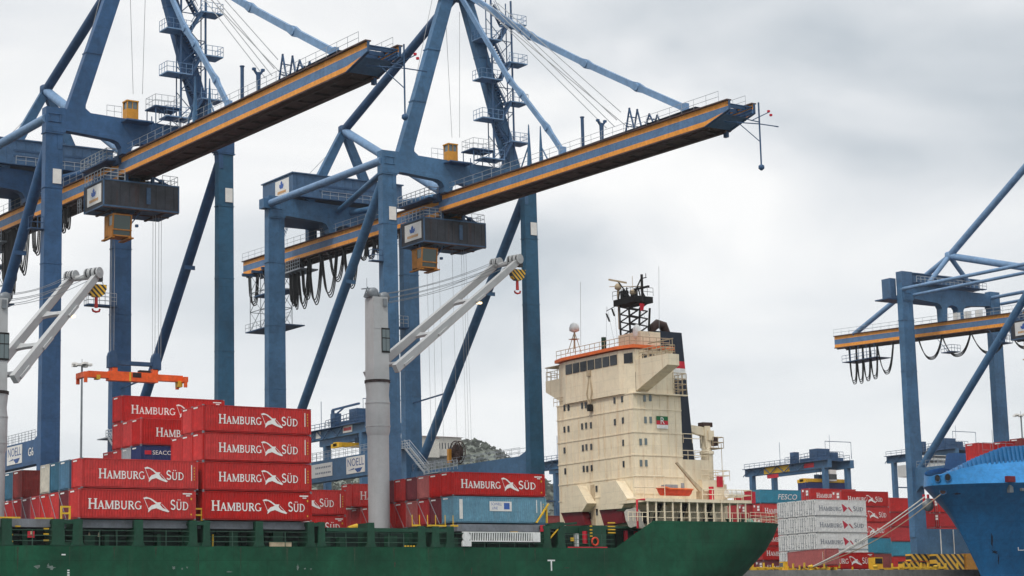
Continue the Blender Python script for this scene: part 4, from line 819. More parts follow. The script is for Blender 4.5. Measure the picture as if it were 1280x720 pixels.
# ================================================================ SHIP TO SHORE CRANES
CX, CD, YW, CG = 126.93, 21.07, 211.35, 29.55
def sts(dx, label, right=False, number=None):
    X = CX+dx; root = thing('container_crane', label, 'crane', (X, YW, ZQ), 'blue quay cranes'); bc = X+CD/2; YL = YW+CG
    def pt(x, y, z): return V((X+x, YW+y, z))
    BL = 'crane_blue_deep' if number else 'crane_blue'
    ZP = 56.3 if right else 59.1                # top of the portal beams
    zt = (lambda y: 49.1+.041*y) if right else (lambda y: 54.2+.0183*y if y > 2.2 else 54.73+.0101*y)
    DP = 2.0
    # legs, each tapered
    for x, y, wx, wy in ((0, 0, 1.95, 1.05), (CD, 0, 1.85, 1.0), (0, CG, 2.35, 1.2), (CD, CG, 2.35, 1.2)):
        m = MB(); m.bar(pt(x, y, 14.2), pt(x, y, ZP), wx*1.14, wy*1.08, 0, up=(0, 1, 0), w2=wx, h2=wy)
        for z in (24.5, 33, 41.5, 50): m.cbox(pt(x, y, z), (wx*1.1+.02, wy*1.04+.06, .1))
        lg = m.build('leg', 'crane_teal' if x > 5 and y == 0 and not right else BL, root)
        if y == 0: m = MB(); m.cbox(pt(x+wx*.18, y-wy*.56-.02, 51.3), (wx*.5, .06, 1.65)); m.build('placard', 'white_panel', lg)
        # rail wheels
        m = MB(); m.box(pt(x-2.6, y-.6, 10.4), pt(x+2.6, y+.6, 11.5)); m.box(pt(x-4.4, y-.55, 8.9), pt(x-.5, y+.55, 10.3)); m.box(pt(x+.5, y-.55, 8.9), pt(x+4.4, y+.55, 10.3))
        for q in (-3.9, -2.9, -1.9, -1.0, 1.0, 1.9, 2.9, 3.9): m.lathe(pt(x+q, y-.2, 8.25), [(.45, 0), (.45, .4)], 12, 1, 'y')
        m.build('bogie', ['hazard_wide', 'rubber'], root)
    for y in (0, CG):
        m = MB(); m.box(pt(-1.2, y-.75, 11.5), pt(CD+1.2, y+.75, 14.25 if not right else 15.6)); m.build('sill_beam', BL, root)
    # low tie beams between water and land side
    for x in (0, CD):
        m = MB(); a, b = .45, CG-.5; zb_, z1 = (19.7, 22.4) if not right else (22.4, 25.4)
        prof = [(a, zb_-1.0), (a+1.2, zb_), (b-1.2, zb_), (b, zb_-1.0), (b, z1+.15), (b-2, z1), (a+2.2, z1), (a+.8, z1+.5), (a+.2, z1+1.6), (a, z1+2.6)]
        m.prism([pt(x-.6, y, z) for y, z in prof], (1.2, 0, 0)); t_ = m.build('tie_beam', BL, root)
        m = MB(); m.rail([pt(x-.5, 2.6, z1), pt(x-.5, CG-1, z1)], 1.1, 1.0 if x == 0 else 1.8, .03); m.build('railing', 'rail_grey', t_); m = MB(); m.rail([pt(x+.5, 2.6, z1), pt(x+.5, CG-1, z1)], 1.1, 1.8, .03); m.build('railing', 'rail_grey', t_)
        m = MB(); m.tube([pt(x, CG-1.0, z1-.5), pt(x, .75, ZP-3.2)], .62, 16); m.cbox(pt(x, 9.2, 44.3) if not right else pt(x, 9.0, 44), (1.36, .1, .5)); m.build('diagonal_brace', BL, root)
        m = MB(); m.tube([pt(x-.9, CG-.2, ZP-1.1), pt(x-.85, -.2 if x == 0 else .2, ZP-1.25)], .5 if not right else .3, 14); m.build('tie_tube', 'crane_blue_pale', root)
        if right: m = MB(); m.tube([pt(x+1.4, CG-.6, ZP-2.0), pt(x+1.4, .3, ZP-2.1)], .28, 12); m.build('tie_tube', 'crane_blue_pale', root)
        if right: continue
        m = MB(); m.tube([pt(x+(1 if x == 0 else -1), .6, ZP-1.4), pt(CD/2+(-1 if x == 0 else 1), CG-.6, ZP-1.2)], .42, 12); m.build('plan_brace', BL, root)
    # portal beams with hangers for the girder
    def portal(y, w, z0, z1, lug):
        m = MB(); c = CD/2
        prof = [(1.0, z0-.0), (1.9, z0), (lug-1.6, z0-.35), (lug-.95, z0-.6), (lug-.55, z0-1.2), (lug-.5, zt(y)+.05), (lug+.55, zt(y)+.05), (lug+.7, z0-1.1), (lug+1.1, z0-.65), (c, z0-.45)]
        prof = [(.9, z0-2.2)]+prof; full = prof+[(CD-a, b) for a, b in reversed(prof)]
        m.prism([pt(a, y-w/2, b) for a, b in full]+[pt(CD+.98, y-w/2, z0-.3), pt(CD+.98, y-w/2, z1), pt(-.98, y-w/2, z1), pt(-.98, y-w/2, z0-.3)][0:0]+[pt(CD-.4, y-w/2, z0-2.2), pt(CD-.4, y-w/2, z1-.4), pt(CD/2, y-w/2, z1-.3), pt(.4, y-w/2, z1), pt(.4, y-w/2, z0-2.2)], (0, w, 0))
        m.box(pt(-1.02, y-w/2-.07, z1-2.75), pt(1.3, y+w/2+.05, z1+.02)); m.box(pt(CD-1.3, y-w/2-.07, z1-2.75), pt(CD+1.02, y+w/2+.05, z1-.1))
        m.box(pt(-1.1, y-w/2-.1, z1-2.95), pt(1.1, y+w/2+.08, z1-2.8)); m.box(pt(CD-1.1, y-w/2-.1, z1-2.95), pt(CD+1.1, y+w/2+.08, z1-2.8))
        for q in (-.75, .75): m.tube([pt(q*.8, y-w/2-.12, z1-.7), pt(q*.8, y-w/2-.12, z1-1.7)], .05, 4)
        for zz in (z1-.75, z1-1.65): m.tube([pt(-.75, y-w/2-.12, zz), pt(.75, y-w/2-.12, zz)], .05, 4)
        return m.build('portal_beam', BL, root)
    portal(0, 1.15, ZP-2.5, ZP, CD/2-2.0); portal(CG, 1.3, ZP-2.6, ZP-.1, CD/2-2.0)
    # girder and boom
    def girder(name, ya, yb, tip):
        m = MB(); hw = 1.7; n = 1
        ys = [ya, yb] if not tip else [ya, ya+4.0, yb]
        dpt = lambda y: DP if not tip or y >= ya+4 else DP-1.0
        for sgn in (-1, 1):
            x = CD/2+sgn*hw
            for y0, y1 in zip(ys, ys[1:]):
                B = [(0, .27, 0), (.27, .72, 1), (.72, 1, 0)]
                for f0, f1, mi in B:
                    q = [pt(x, y0, zt(y0)-min(dpt(y0), f0*DP)), pt(x, y1, zt(y1)-f0*DP), pt(x, y1, zt(y1)-f1*DP), pt(x, y0, zt(y0)-min(dpt(y0), f1*DP))]
                    if (q[0]-q[3]).length < .01: q = q[:3] if (q[1]-q[2]).length > .01 else None
                    if q:
                        off = V((-sgn*.06, 0, 0)); k = len(q); m.add(q+[p_+off for p_ in q], [tuple(range(k)) if sgn > 0 else tuple(range(k-1, -1, -1)), tuple(range(2*k-1, k-1, -1)) if sgn > 0 else tuple(range(k, 2*k))], mi)
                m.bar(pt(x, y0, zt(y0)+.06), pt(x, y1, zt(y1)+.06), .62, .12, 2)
        y0 = ys[0]
        y1 = ys[-1]; yt = ys[1] if tip else ys[0]
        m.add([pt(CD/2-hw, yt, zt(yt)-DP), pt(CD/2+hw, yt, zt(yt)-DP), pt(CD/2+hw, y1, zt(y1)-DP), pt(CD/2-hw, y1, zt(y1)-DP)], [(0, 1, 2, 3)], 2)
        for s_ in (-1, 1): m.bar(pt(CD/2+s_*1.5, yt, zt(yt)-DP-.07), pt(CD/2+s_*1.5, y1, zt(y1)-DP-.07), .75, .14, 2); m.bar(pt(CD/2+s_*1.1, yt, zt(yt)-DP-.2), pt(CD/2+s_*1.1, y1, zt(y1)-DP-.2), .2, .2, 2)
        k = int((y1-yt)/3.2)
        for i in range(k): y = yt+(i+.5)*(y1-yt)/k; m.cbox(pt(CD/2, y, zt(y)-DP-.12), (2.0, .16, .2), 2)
        if tip:
            m.add([pt(CD/2-hw, ya+4, zt(ya+4)-DP), pt(CD/2+hw, ya+4, zt(ya+4)-DP), pt(CD/2+hw, ya+1.0, zt(ya)-DP+.75), pt(CD/2-hw, ya+1.0, zt(ya)-DP+.75)], [(0, 1, 2, 3)], 1)
            m.add([pt(CD/2-hw, ya+5.5, zt(y1)), pt(CD/2+hw, ya+5.5, zt(y1)), pt(CD/2+hw, y1, zt(y1)), pt(CD/2-hw, y1, zt(y1))], [(0, 1, 2, 3)], 1)
            for z in (.35, .75, 1.2): m.bar(pt(CD/2+hw-.1, ya+.3, zt(ya)-z*.72), pt(CD/2+hw-.1, ya+5, zt(ya)-z), .1, .16, 3)
            for s_ in (-1, 1): m.bar(pt(CD/2+s_*hw, ya, zt(ya)-.0), pt(CD/2+s_*hw, ya, zt(ya)-1.02), .2, .14, 3); m.bar(pt(CD/2+s_*hw, ya, zt(ya)-1.0), pt(CD/2+s_*hw, ya+4, zt(ya)-DP), .3, .08, 3)
            m.tube([pt(CD/2-hw, ya+.3, zt(ya)-.3), pt(CD/2+hw, ya+.3, zt(ya)-.3)], .08, 6, 3)
            for dy in (1.2, 2.6, 3.8): m.bar(pt(CD/2-hw+.1, ya+dy, zt(ya)-.2), pt(CD/2+hw-.1, ya+dy, zt(ya)-.2), .12, .4, 3)
            m.cbox(pt(CD/2+hw-.3, ya+4.3, zt(ya)-DP-.35), (.35, .5, .7), 3)
        else:
            m.add([pt(CD/2-hw, y1, zt(y1)), pt(CD/2+hw, y1, zt(y1)), pt(CD/2+hw, y0, zt(y0)), pt(CD/2-hw, y0, zt(y0))], [(0, 1, 2, 3)], 1)
            m.add([pt(CD/2-hw, y1, zt(y1)), pt(CD/2+hw, y1, zt(y1)), pt(CD/2+hw, y1, zt(y1)-DP), pt(CD/2-hw, y1, zt(y1)-DP)], [(0, 1, 2, 3)], 1)
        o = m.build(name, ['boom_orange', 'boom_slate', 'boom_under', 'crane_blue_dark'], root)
        r_ = MB(); yr0 = ya+(1.5 if tip else 0)
        for s_ in (-1, 1): r_ = MB(); r_.rail([pt(CD/2+s_*1.85, yr0, zt(yr0)+.1), pt(CD/2+s_*1.85, y1, zt(y1)+.1)], 1.15, 2.0, .028); r_.build('railing', 'rail_grey', o)
        return o
    gi = girder('girder', 2.3, 56.2, False); bo_ = girder('boom', -54.2, 2.15, True)
    # hinge and near gallery with railing
    m = MB(); m.cbox(pt(CD/2, 2.2, zt(2)-.2), (4.2, 1.6, 1.0)); m.box(pt(CD/2-3.3, 2.0, zt(4)+.15), pt(CD/2-1.9, 9.5, zt(4)+.3)); m.build('hinge', 'crane_blue_dark', root)
    m = MB(); m.rail([pt(CD/2-3.25, 9.5, zt(4)+.3), pt(CD/2-3.25, 2.0, zt(4)+.3), pt(CD/2-1.9, 2.0, zt(4)+.3)], 1.3, 1.1, .05, mid=3); m.build('railing', 'rail_grey', root)
    # posts and trestles on the boom
    if not right:
        m = MB()
        y = -28.2; m.tube([pt(CD/2-1.4, y, zt(y)), pt(CD/2-1.4, y, zt(y)+3.8)], .19, 10); m.lathe(pt(CD/2-1.4, y, zt(y)+3.75), [(.26, 0), (.26, .1)], 10)
        m.build('gauge_post', 'crane_blue_dark', bo_); m = MB()
        y = -31.8; m.tube([pt(CD/2-1.4, y, zt(y)), pt(CD/2-1.4, y, zt(y)+2.3)], .2, 8, r2=.26); m.bar(pt(CD/2-1.4, y, zt(y)+1.9), pt(CD/2-1.85, y, zt(y)+2.5), .2, .2); m.bar(pt(CD/2-1.4, y, zt(y)+1.9), pt(CD/2-.95, y, zt(y)+2.5), .2, .2); m.cbox(pt(CD/2-1.9, y, zt(y)+2.6), (.32, .3, .25)); m.cbox(pt(CD/2-.9, y, zt(y)+2.6), (.32, .3, .25)); m.build('gauge_post', 'crane_blue_dark', bo_)
        y = -18.2
        for x in (CD/2-1.9, CD/2-.2):
            m = MB(); m.bar(pt(x, y, zt(y)), pt(x, y, zt(y)+5.0), .42, .42, w2=.08, h2=.1); m.bar(pt(x, y+1.8*(-1 if x > CD/2-1 else 1), zt(y)), pt(x, y, zt(y)+2.6), .12, .12); m.build('horn_post', 'crane_blue', bo_)
        for y, h in ((-37.0, 2.9), (-40.5, 1.5)):
            m = MB(); m.bar(pt(CD/2-1.4, y+.9, zt(y)+h*.5), pt(CD/2-.3, y-.9, zt(y)+h*.2), .08, .08)
            for x in (CD/2-1.4, CD/2-.3):
                m.bar(pt(x, y-.9, zt(y)), pt(x, y, zt(y)+h), .14, .14); m.bar(pt(x, y+.9, zt(y)), pt(x, y, zt(y)+h), .14, .14); m.cbox(pt(x, y, zt(y)+h), (.14, .2, .14))
            for q in (.35, .7): m.bar(pt(CD/2-1.5, y+.9*(1-q), zt(y)+h*q), pt(CD/2-.3, y+.9*(1-q), zt(y)+h*q), .1, .1)
            if h > 5: m.lathe(pt(CD/2-.5, y, zt(y)+h-.7), [(.4, -.3), (.4, .3)], 12, 0, 'x')
            m.build('rope_trestle', 'crane_blue_dark', bo_)
        # tip mast with arm
        m = MB(); q = pt(CD/2+1.7, -54.9, 0); zz = zt(-54)
        m.tube([(q.x, q.y, zz), (q.x, q.y, zz-6.9)], .09, 6); m.lathe((q.x, q.y, zz-6.9), [(.05, .3), (.3, .15), (.32, -.15), (.1, -.35)], 10)
        m.tube([(q.x, q.y, zz-2.1), (q.x-.9, q.y+.9, zz-1.7)], .06, 5); m.tube([(q.x-2.6, q.y+2.5, zz-1.8), (q.x, q.y, zz-2.3), (q.x+2.0, q.y-.5, zz-2.45)], .06, 5); m.tube([(q.x, q.y, zz-4.2), (q.x-1.7, q.y+1.7, zz-1.8)], .05, 5); m.cbox((q.x+1.9, q.y-.5, zz-2.45), (.5, .1, .1))
        m.tube([(q.x-.6, q.y+.6, zz-1.9), (q.x+1.0, q.y-.6, zz-1.0)], .05, 5)
        mo = m.build('tip_mast', 'crane_blue_dark', bo_)
        m = MB(); m.cbox((q.x+.9, q.y-.5, zz-.95), (.22, .22, .22)); m.cbox((q.x+1.1, q.y-.6, zz-1.35), (.22, .22, .22)); m.build('warning_light', 'flag_red', mo)
    # pylon above the water side
    ZA = 80.6
    for xa, xb in ((2.3, 9.3), (CD-2.3, 12.0)):
        m = MB(); m.bar(pt(xa, 0, ZP-.4), pt(xb, 0, ZA), 1.9, 1.1, up=(0, 1, 0), w2=1.6, h2=1.0)
        s_ = 1 if xa < 10 else -1; m.prism([pt(xa+s_*.6, -.55, ZP-.3), pt(xa+s_*2.2, -.55, ZP-.3), pt(xa+s_*1.35, -.55, ZP+.35), pt(xa+s_*1.35, -.55, ZP+1.9)], (0, 1.1, 0))
        for z in (66, 73): f_ = (z-ZP)/(ZA-ZP); m.cbox(pt(xa+(xb-xa)*f_, 0, z), (1.9, 1.2, .12))
        m.build('pylon_leg', BL, root)
    m = MB(); m.box(pt(7.6, -.9, ZA-.4), pt(13.6, .9, ZA+1.4)); m.lathe(pt(9.5, .9, ZA+.9), [(.9, -1.8), (.9, 0)], 14, 0, 'y'); m.build('pylon_head', BL, root)
    ZJ = 61.7 if right else 69.4; yj = CG-.6
    J = pt(CD/2, yj, ZJ)
    m = MB(); m.tube([pt(CD/2, .4, ZA), J], .60, 16); m.lathe(J, [(.55, -.7), (.8, -.5), (.8, .5), (.55, .7)], 12); m.build('backstay', 'crane_blue_dark' if not right else 'crane_blue_pale', root)
    for x in (5.2, 15.8):
        m = MB(); (m.bar(J, pt(x, CG, ZP-.2), 1.0, .8, up=(0, 1, 0), w2=1.35) if not right else m.tube([J, pt(x, CG-.5, ZP+.3)], .42, 12)); m.build('backstay_leg', 'crane_blue' if not right else 'crane_blue_pale', root)
    m = MB(); m.tube([J, pt(CD/2, 4.5, zt(4)+(1.9 if not right else 5.5))], .58, 16); m.build('strut', 'crane_blue_pale', root)
    if right: m = MB(); m.tube([J, pt(CD/2-1.4, 51.5, zt(51))], .45, 12); m.build('backreach_stay', 'crane_blue_pale', root)
    # forestays: flat links with pin joints
    def stay(name, uv, w_, joints):
        P_ = [V((q.x+dx, q.y, q.z)) for q in (on(u, v, 0, CX+CD/2) for u, v in uv)]; m = MB()
        for a, b in zip(P_, P_[1:]): m.bar(a, b, w_*.55, w_, up=(0, 0, 1))
        for p_ in P_[1:-1]: m.lathe(p_, [(w_*.55, -.3), (w_*.62, -.2), (w_*.62, .2), (w_*.55, .3)], 12, 0, 'x')
        d = [(b-a).normalized() for a, b in zip(P_, P_[1:])]
        for i in range(1, len(P_)-1): m.bar(P_[i]-d[i-1]*1.3, P_[i], .3, w_*1.0, h2=w_*1.5); m.bar(P_[i], P_[i]+d[i]*1.3, .3, w_*1.5, h2=w_*1.0)
        m.cbox(P_[-1], (.5, .9, .9)); m.build(name, 'crane_blue_pale', root)
    if not right:
        stay('forestay', [(586, -6), (651, 37), (663, 45), (733, 80), (797, 109), (856, 135)], .72, 3)
        stay('forestay', [(575, -6), (637, 100), (652, 118), (684, 160), (703, 189)], .60, 3)
        for (u0, v0, u1, v1) in ((612, 5, 768, 158), (615, 4, 771, 150), (622, 4, 776, 140), (606, 8, 758, 160), (598, 4, 786, 160)): a = on(u0, v0, 0, bc-dx-.5)+V((dx, 0, 0)); b = on(u1, v1, 0, bc-dx-.5)+V((dx, 0, 0)); m = MB(); m.tube([a, b], .05, 5); m.build('luffing_rope', 'rope_grey', root)
        for (u0, v0, u1, v1) in ((557, 20, 565, 172), (574.5, 15, 574.5, 172), ): a = on(u0, v0, 1, YW)+V((dx, 0, 0)); b = on(u1, v1, 1, YW)+V((dx, 0, 0)); m = MB(); m.tube([a, b], .035, 4); m.build('guy_wire', 'rope_grey', root)
        for (p0, p1) in ((pt(2.5, 1, ZP), pt(8.0, .5, ZA+2)), (pt(CD/2-5, CG+3, ZP+3), J+V((0, 0, -1)))): m = MB(); m.tube([p0, p1], .035, 4); m.build('guy_wire', 'rope_grey', root)
        # stair tower on the water side pylon
        m = MB(); x0, x1 = 14.6, 17.7
        for x in (x0, x1):
            for y in (-2.0, -.8): m.tube([pt(x, y, ZP), pt(x, y, ZA)], .14 if y < -1.5 else .08, 6)
        for i in range(7):
            z = ZP+.5+i*3.1
            if z+3.1 > ZA+.5: break
            m.tube([pt(x0, -2, z), pt(x1, -2, z+3.1)], .06, 4); m.tube([pt(x1, -.8, z), pt(x0, -.8, z+3.1)], .06, 4); m.tube([pt(x0, -2, z+3.1), pt(x1, -2, z+3.1)], .06, 4)
        tw = m.build('stair_tower', 'crane_blue_dark', root)
        k = 0; z = ZP+.15
        while z < ZA-1:
            left = k % 2 == 0; xa, xb = (x0-2.0, x0+1.2) if left else (x1-.8, x1+2.0)
            pm = MB(); pm.box(pt(xa, -2.6, z), pt(xb, -.4, z+.14)); pm.rail([pt(xb if left else xa, -2.55, z+.14), pt(xa if left else xb, -2.55, z+.14), pt(xa if left else xb, -.45, z+.14)], 1.15, .8, .035); po = pm.build('landing', 'rail_grey' if False else 'crane_blue_pale', tw)
            fm = MB(); A_, B_ = (pt(x0+1, -2.5, z+.1), pt(x1-.6, -2.5, z+2.6)) if left else (pt(x1-.6, -1.2, z+.1), pt(x0+1, -1.2, z+2.6))
            fm.bar(A_, B_, .1, .3); fm.bar(A_+V((0, .8, 0)), B_+V((0, .8, 0)), .1, .3)
            for i in range(8): p_ = A_+(B_-A_)*(i+.5)/8; fm.cbox(p_+V((0, .4, 0)), (.3, .8, .05))
            fm.tube([A_+V((0, 0, 1)), B_+V((0, 0, 1))], .04, 4); fm.tube([A_+V((0, 0, .5)), B_+V((0, 0, .5))], .03, 4); fm.build('stair_flight', 'crane_blue_dark', tw); z += 2.6; k += 1
        # checker's cabin and platform on the portal beam
        m = MB(); c0 = pt(9.2, -.2, ZP-.55); m.box(c0+V((-.7, -.6, 0)), c0+V((.7, .6, 1.5))); m.box(c0+V((-.75, -.65, 2.35)), c0+V((.75, .65, 2.5)))
        for a in (-.64, .64):
            for b in (-.54, .54): m.cbox(c0+V((a, b, 1.95)), (.12, .12, .9))
        m.cbox(c0+V((0, -.55, 1.95)), (.08, .08, .9)); cb = m.build('checker_cabin', 'cab_orange', root)
        m = MB(); m.box(c0+V((-.58, -.48, 1.48)), c0+V((.58, .48, 2.37))); m.build('window', 'glass_pale', cb)
        m = MB(); m.box(c0+V((-1.3, -2.0, -.2)), c0+V((2.0, .2, -.04))); m.box(pt(11.3, -2.2, ZP+1.25), pt(14.6, .6, ZP+1.4))
        for x in (11.5, 14.4):
            for y in (-2, .4): m.tube([pt(x, y, ZP-1.2), pt(x, y, ZP+1.3)], .07, 4)
        m.tube([pt(11.5, -2, ZP-.8), pt(14.4, -2, ZP+1.2)], .05, 4); m.tube([pt(14.4, -2, ZP-.8), pt(11.5, -2, ZP+1.2)], .05, 4); m.tube([pt(11.0, -2, ZP-2.0), pt(14.6, -2, ZP-2.0)], .07, 4); m.tube([pt(11.0, -2, ZP-2.0), pt(11.0, -2, ZP)], .07, 4); m.tube([pt(14.6, -2, ZP-2.0), pt(14.6, -2, ZP)], .07, 4)
        pl = m.build('service_platform', 'crane_blue_dark', root)
        m = MB(); m.rail([pt(11.4, .5, ZP+1.4), pt(11.4, -2.1, ZP+1.4), pt(14.5, -2.1, ZP+1.4), pt(14.5, .5, ZP+1.4), pt(11.4, .5, ZP+1.4)], 1.3, .8, .03); m.build('railing', 'rail_grey', pl); m = MB(); m.rail([pt(6.2, -.5, ZP-.2), pt(8, -.5, ZP-.2)], 1.3, .8, .03); m.build('railing', 'rail_grey', pl); m = MB(); m.rail([pt(14.8, -.5, ZP-.5), pt(18, -.5, ZP-.5)], 1.3, .8, .03); m.build('railing', 'rail_grey', pl)
    # machinery house
    m = MB(); zh0, zh1 = (ZP+.25, ZP+3.3) if not right else (ZP+.02, ZP+1.75); hy = CG-1.2 if not right else CG-.3
    hx0, hx1 = (2.2, 19.4) if not right else (1.25, 17.8)
    hd = 8.8 if not right else 1.6
    m.box(pt(hx0, hy, zh0), pt(hx1, hy+hd, zh1)); m.box(pt(hx0-.2, hy-.2, zh1), pt(hx1+.2, hy+hd+.2, zh1+.15))
    for i in range(14): x = hx0+.6+i*(hx1-hx0-1)/13; m.box(pt(x-.04, hy-.05, zh0+.2), pt(x+.04, hy, zh1-.1))
    for z in (zh0+.9, zh0+1.6): m.box(pt(hx0+4, hy-.06, z), pt(hx1-3, hy, z+.25), 1)
    if not right: m.box(pt(2.6, hy+1.5, ZP-2.4), pt(18.4, hy+8.5, ZP-1.2), 1)
    if right: m.box(pt(2.6, hy+1.5, ZP-2.4), pt(18.4, hy+5, ZP-1.2), 1); m.box(pt(-2.2, CG+1, ZP-2.4), pt(-.9, CG+3, ZP+.9)); m.box(pt(-3.0, CG+.8, ZP-2.7), pt(2, CG+4, ZP-2.5), 1); m.box(pt(-1.1, CG-.75, ZP-.5), pt(1.22, CG+.7, ZP+1.9))
    mh_ = m.build('machinery_house', ['house_blue', 'crane_blue_dark'], root)
    if not right:
        sg = MB(); sg.box(pt(hx0-.06, hy+1.1, zh0+.5), pt(hx0-.01, hy+5.0, zh1-.35)); sgo = sg.build('sign', 'white_panel', mh_)
        crest(pt(hx0-.09, hy+4.4, zh0+.65), 2.7, 2.0, sgo)
        m = MB(); m.box(pt(-2.0, CG-.8, ZP-1.8), pt(-.98, CG+.6, ZP-.5)); m.build('leg_bracket', BL, root)
    m = MB(); m.box(pt(hx0, hy-.9, ZP-.05), pt(hx1+.8, hy, ZP+.05)) if not right else m.box(pt(1.3, CG-1.7, ZP+.0), pt(18, CG-.65, ZP+.1)); m.build('walkway', 'crane_blue_dark', mh_)
    m = MB(); m.rail([pt(1.3, CG-1.65, ZP+.1), pt(18, CG-1.65, ZP+.1)], 1.0, 1.0, .05) if right else m.rail([pt(hx0+4, hy-.85, ZP+.05), pt(hx1+.8, hy-.85, ZP+.05)], 1.0, 1.3, .035); m.build('railing', 'rail_grey', mh_)
    # trolley with driver cabin
    ty = (-.2 if number else 1.3) if not right else 7.0; dz = 0 if not right else -3.86
    tr = MB(); tr.box(pt(6.03, ty, 48.75+dz), pt(15.2, ty+5.5, 51.7+dz), 0)
    for z in (48.62, 51.62): tr.box(pt(5.97, ty-.06, z+dz), pt(15.26, ty+5.56, z+.16+dz), 1)
    for x in (5.97, 15.12):
        for y in (ty-.06, ty+5.42): tr.box(pt(x, y, 48.7+dz), pt(x+.14, y+.14, 51.7+dz), 1)
    for i in range(8): x = 6.9+i*1.1; tr.box(pt(x, ty-.04, 48.9+dz), pt(x+.05, ty, 51.6+dz), 0)
    for x in (7.5, 10.6, 13.5): tr.box(pt(x-.12, ty, 48.45+dz), pt(x+.12, ty+5.5, 48.62+dz), 2)
    tr.box(pt(6.0, ty-.02, 48.5+dz), pt(15.2, ty+.2, 48.65+dz), 2); tr.box(pt(6.2, ty+2.6, 48.5+dz), pt(15.2, ty+2.9, 48.62+dz), 2)
    tr.box(pt(11.2, ty-.1, 49.3+dz), pt(11.7, ty-.02, 51.2+dz), 1)
    tro = tr.build('trolley_house', ['trolley_dark', 'house_blue', 'boom_under'], root)
    m = MB()
    for x in (CD/2-1.6, CD/2+1.6):
        for y in (ty+.4, ty+5): m.bar(pt(x, y, zt(y)-DP+.1), pt(x, y, 51.7+dz), .35, .35)
    m.bar(pt(CD/2+1.6, ty+.6, 52.7+dz), pt(14.6, ty+.6, 51.7+dz), .2, .2); m.bar(pt(CD/2-1.6, ty+5, 53.8+dz), pt(6.3, ty+5, 51.7+dz), .2, .2); m.box(pt(6.8, ty+4, 51.7+dz), pt(7.8, ty+5, 52.9+dz))
    m.lathe(pt(12.9, ty+2, 52.0+dz), [(.5, -.8), (.5, .8)], 12, 0, 'x'); m.cbox(pt(13.5, ty+1, 52.1+dz), (.5, .5, .9)); m.build('trolley_frame', 'crane_blue_dark', tro)
    m = MB(); m.rail([pt(6.05, ty+5.4, 51.75+dz), pt(6.05, ty+.05, 51.75+dz), pt(8.6, ty+.05, 51.75+dz)], 1.25, .9, .05, mid=3); m.build('railing', 'rail_grey', tro); m = MB(); m.rail([pt(13.2, ty+.05, 51.75+dz), pt(15.1, ty+.05, 51.75+dz), pt(15.1, ty+5.4, 51.75+dz)], 1.1, .9, .035); m.build('railing', 'rail_grey', tro); m = MB(); m.rail([pt(5.6, ty+5.4, 48.8+dz), pt(5.6, ty+6.4, 48.8+dz)], 1.6, .6, .04, mid=4); m.build('railing', 'rail_grey', tro)
    sg = MB(); sg.box(pt(5.95, ty+.6, 49.2+dz), pt(6.01, ty+4.5, 51.35+dz)); sgo = sg.build('sign', 'white_panel', tro); crest(pt(5.93, ty+4.0, 49.4+dz), 2.9, 1.75, sgo)
    cx, cy, cz = (8.3 if number else 6.9), ty+.5, 45.45+dz
    m = MB(); prof = [(0, .9), (-.15, .3), (.25, 0), (2.2, 0), (2.4, .2), (2.4, 2.45), (0, 2.45)]
    m.box(pt(cx-.9, cy, cz+2.4), pt(cx+1.4, cy+2.4, cz+2.55)); m.box(pt(cx-.9, cy+.1, cz), pt(cx+1.4, cy+2.3, cz+.14))
    for x in (cx-.9, cx+1.28):
        for y in (cy, cy+2.28): m.bar(pt(x+.06, y+.06, cz+2.5), pt(x+.06, y+(.06 if y > cy+1 else .35), cz), .16, .16)
    m.box(pt(cx-.9, cy+1.3, cz), pt(cx-.84, cy+2.3, cz+2.5)); m.bar(pt(cx-.87, cy+.15, cz+.7), pt(cx-.87, cy+1.3, cz+.7), .08, 1.1, up=(0, 0, 1)); m.bar(pt(cx-.9, cy+.1, cz+.75), pt(cx+1.4, cy+.1, cz+.75), .12, .14); m.box(pt(cx-1.2, cy-.3, cz-.3), pt(cx-.8, cy+2.6, cz-.15)); m.box(pt(cx+.9, cy-.3, cz-.25), pt(cx+1.5, cy+2.6, cz-.1))
    cb = m.build('driver_cabin', 'cab_rust', root)
    m = MB(); m.prism([pt(cx-.84, cy+.06, cz+2.4), pt(cx-.84, cy+.32, cz+.14), pt(cx-.84, cy+2.2, cz+.14), pt(cx-.84, cy+2.3, cz+2.4)], (2.2, 0, 0)); m.build('window', 'glass_green', cb)
    m = MB(); m.bar(pt(cx+1.2, cy+1.2, cz+2.5), pt(cx+2.2, cy+1.2, 48.6+dz), .2, .2); m.bar(pt(cx-.5, cy+1.2, cz+2.5), pt(cx-.5, cy+1.2, 48.6+dz), .2, .2); m.bar(pt(cx+1.5, cy+.5, cz+1.6), pt(cx+2.6, cy+.5, 48.5+dz), .12, .12); m.cbox(pt(cx+2.1, cy+.3, cz+1.4), (.3, .3, .3)); m.build_each('cabin_hanger', 'crane_blue_dark', cb)
    m = MB()
    for x in (7.8, 8.5, 9.6, 11.6, 13.3, 13.7, 15.0 if False else 12.9): m.tube([pt(x, ty+2.0+.2*(x % 2), 48.6+dz), pt(x, ty-.0+2.0 if not number else ty-12.0 if False else ty+2.0, 24 if not number else 48.6)], .022, 4, caps=False)
    m.build('hoist_rope', 'rope_grey', root)
    # festoon cables under the girder
    sp = [(331, 347, 388), (367, 372, 384), (372, 386, 383), (386, 402, 378), (402, 421, 369), (430, 447, 358), (449, 458, 324), (458, 468, 322), (468, 474, 315), (363, 368, 380), (378, 388, 372), (312, 322, 380), (336, 346, 378), (412, 430, 350)]
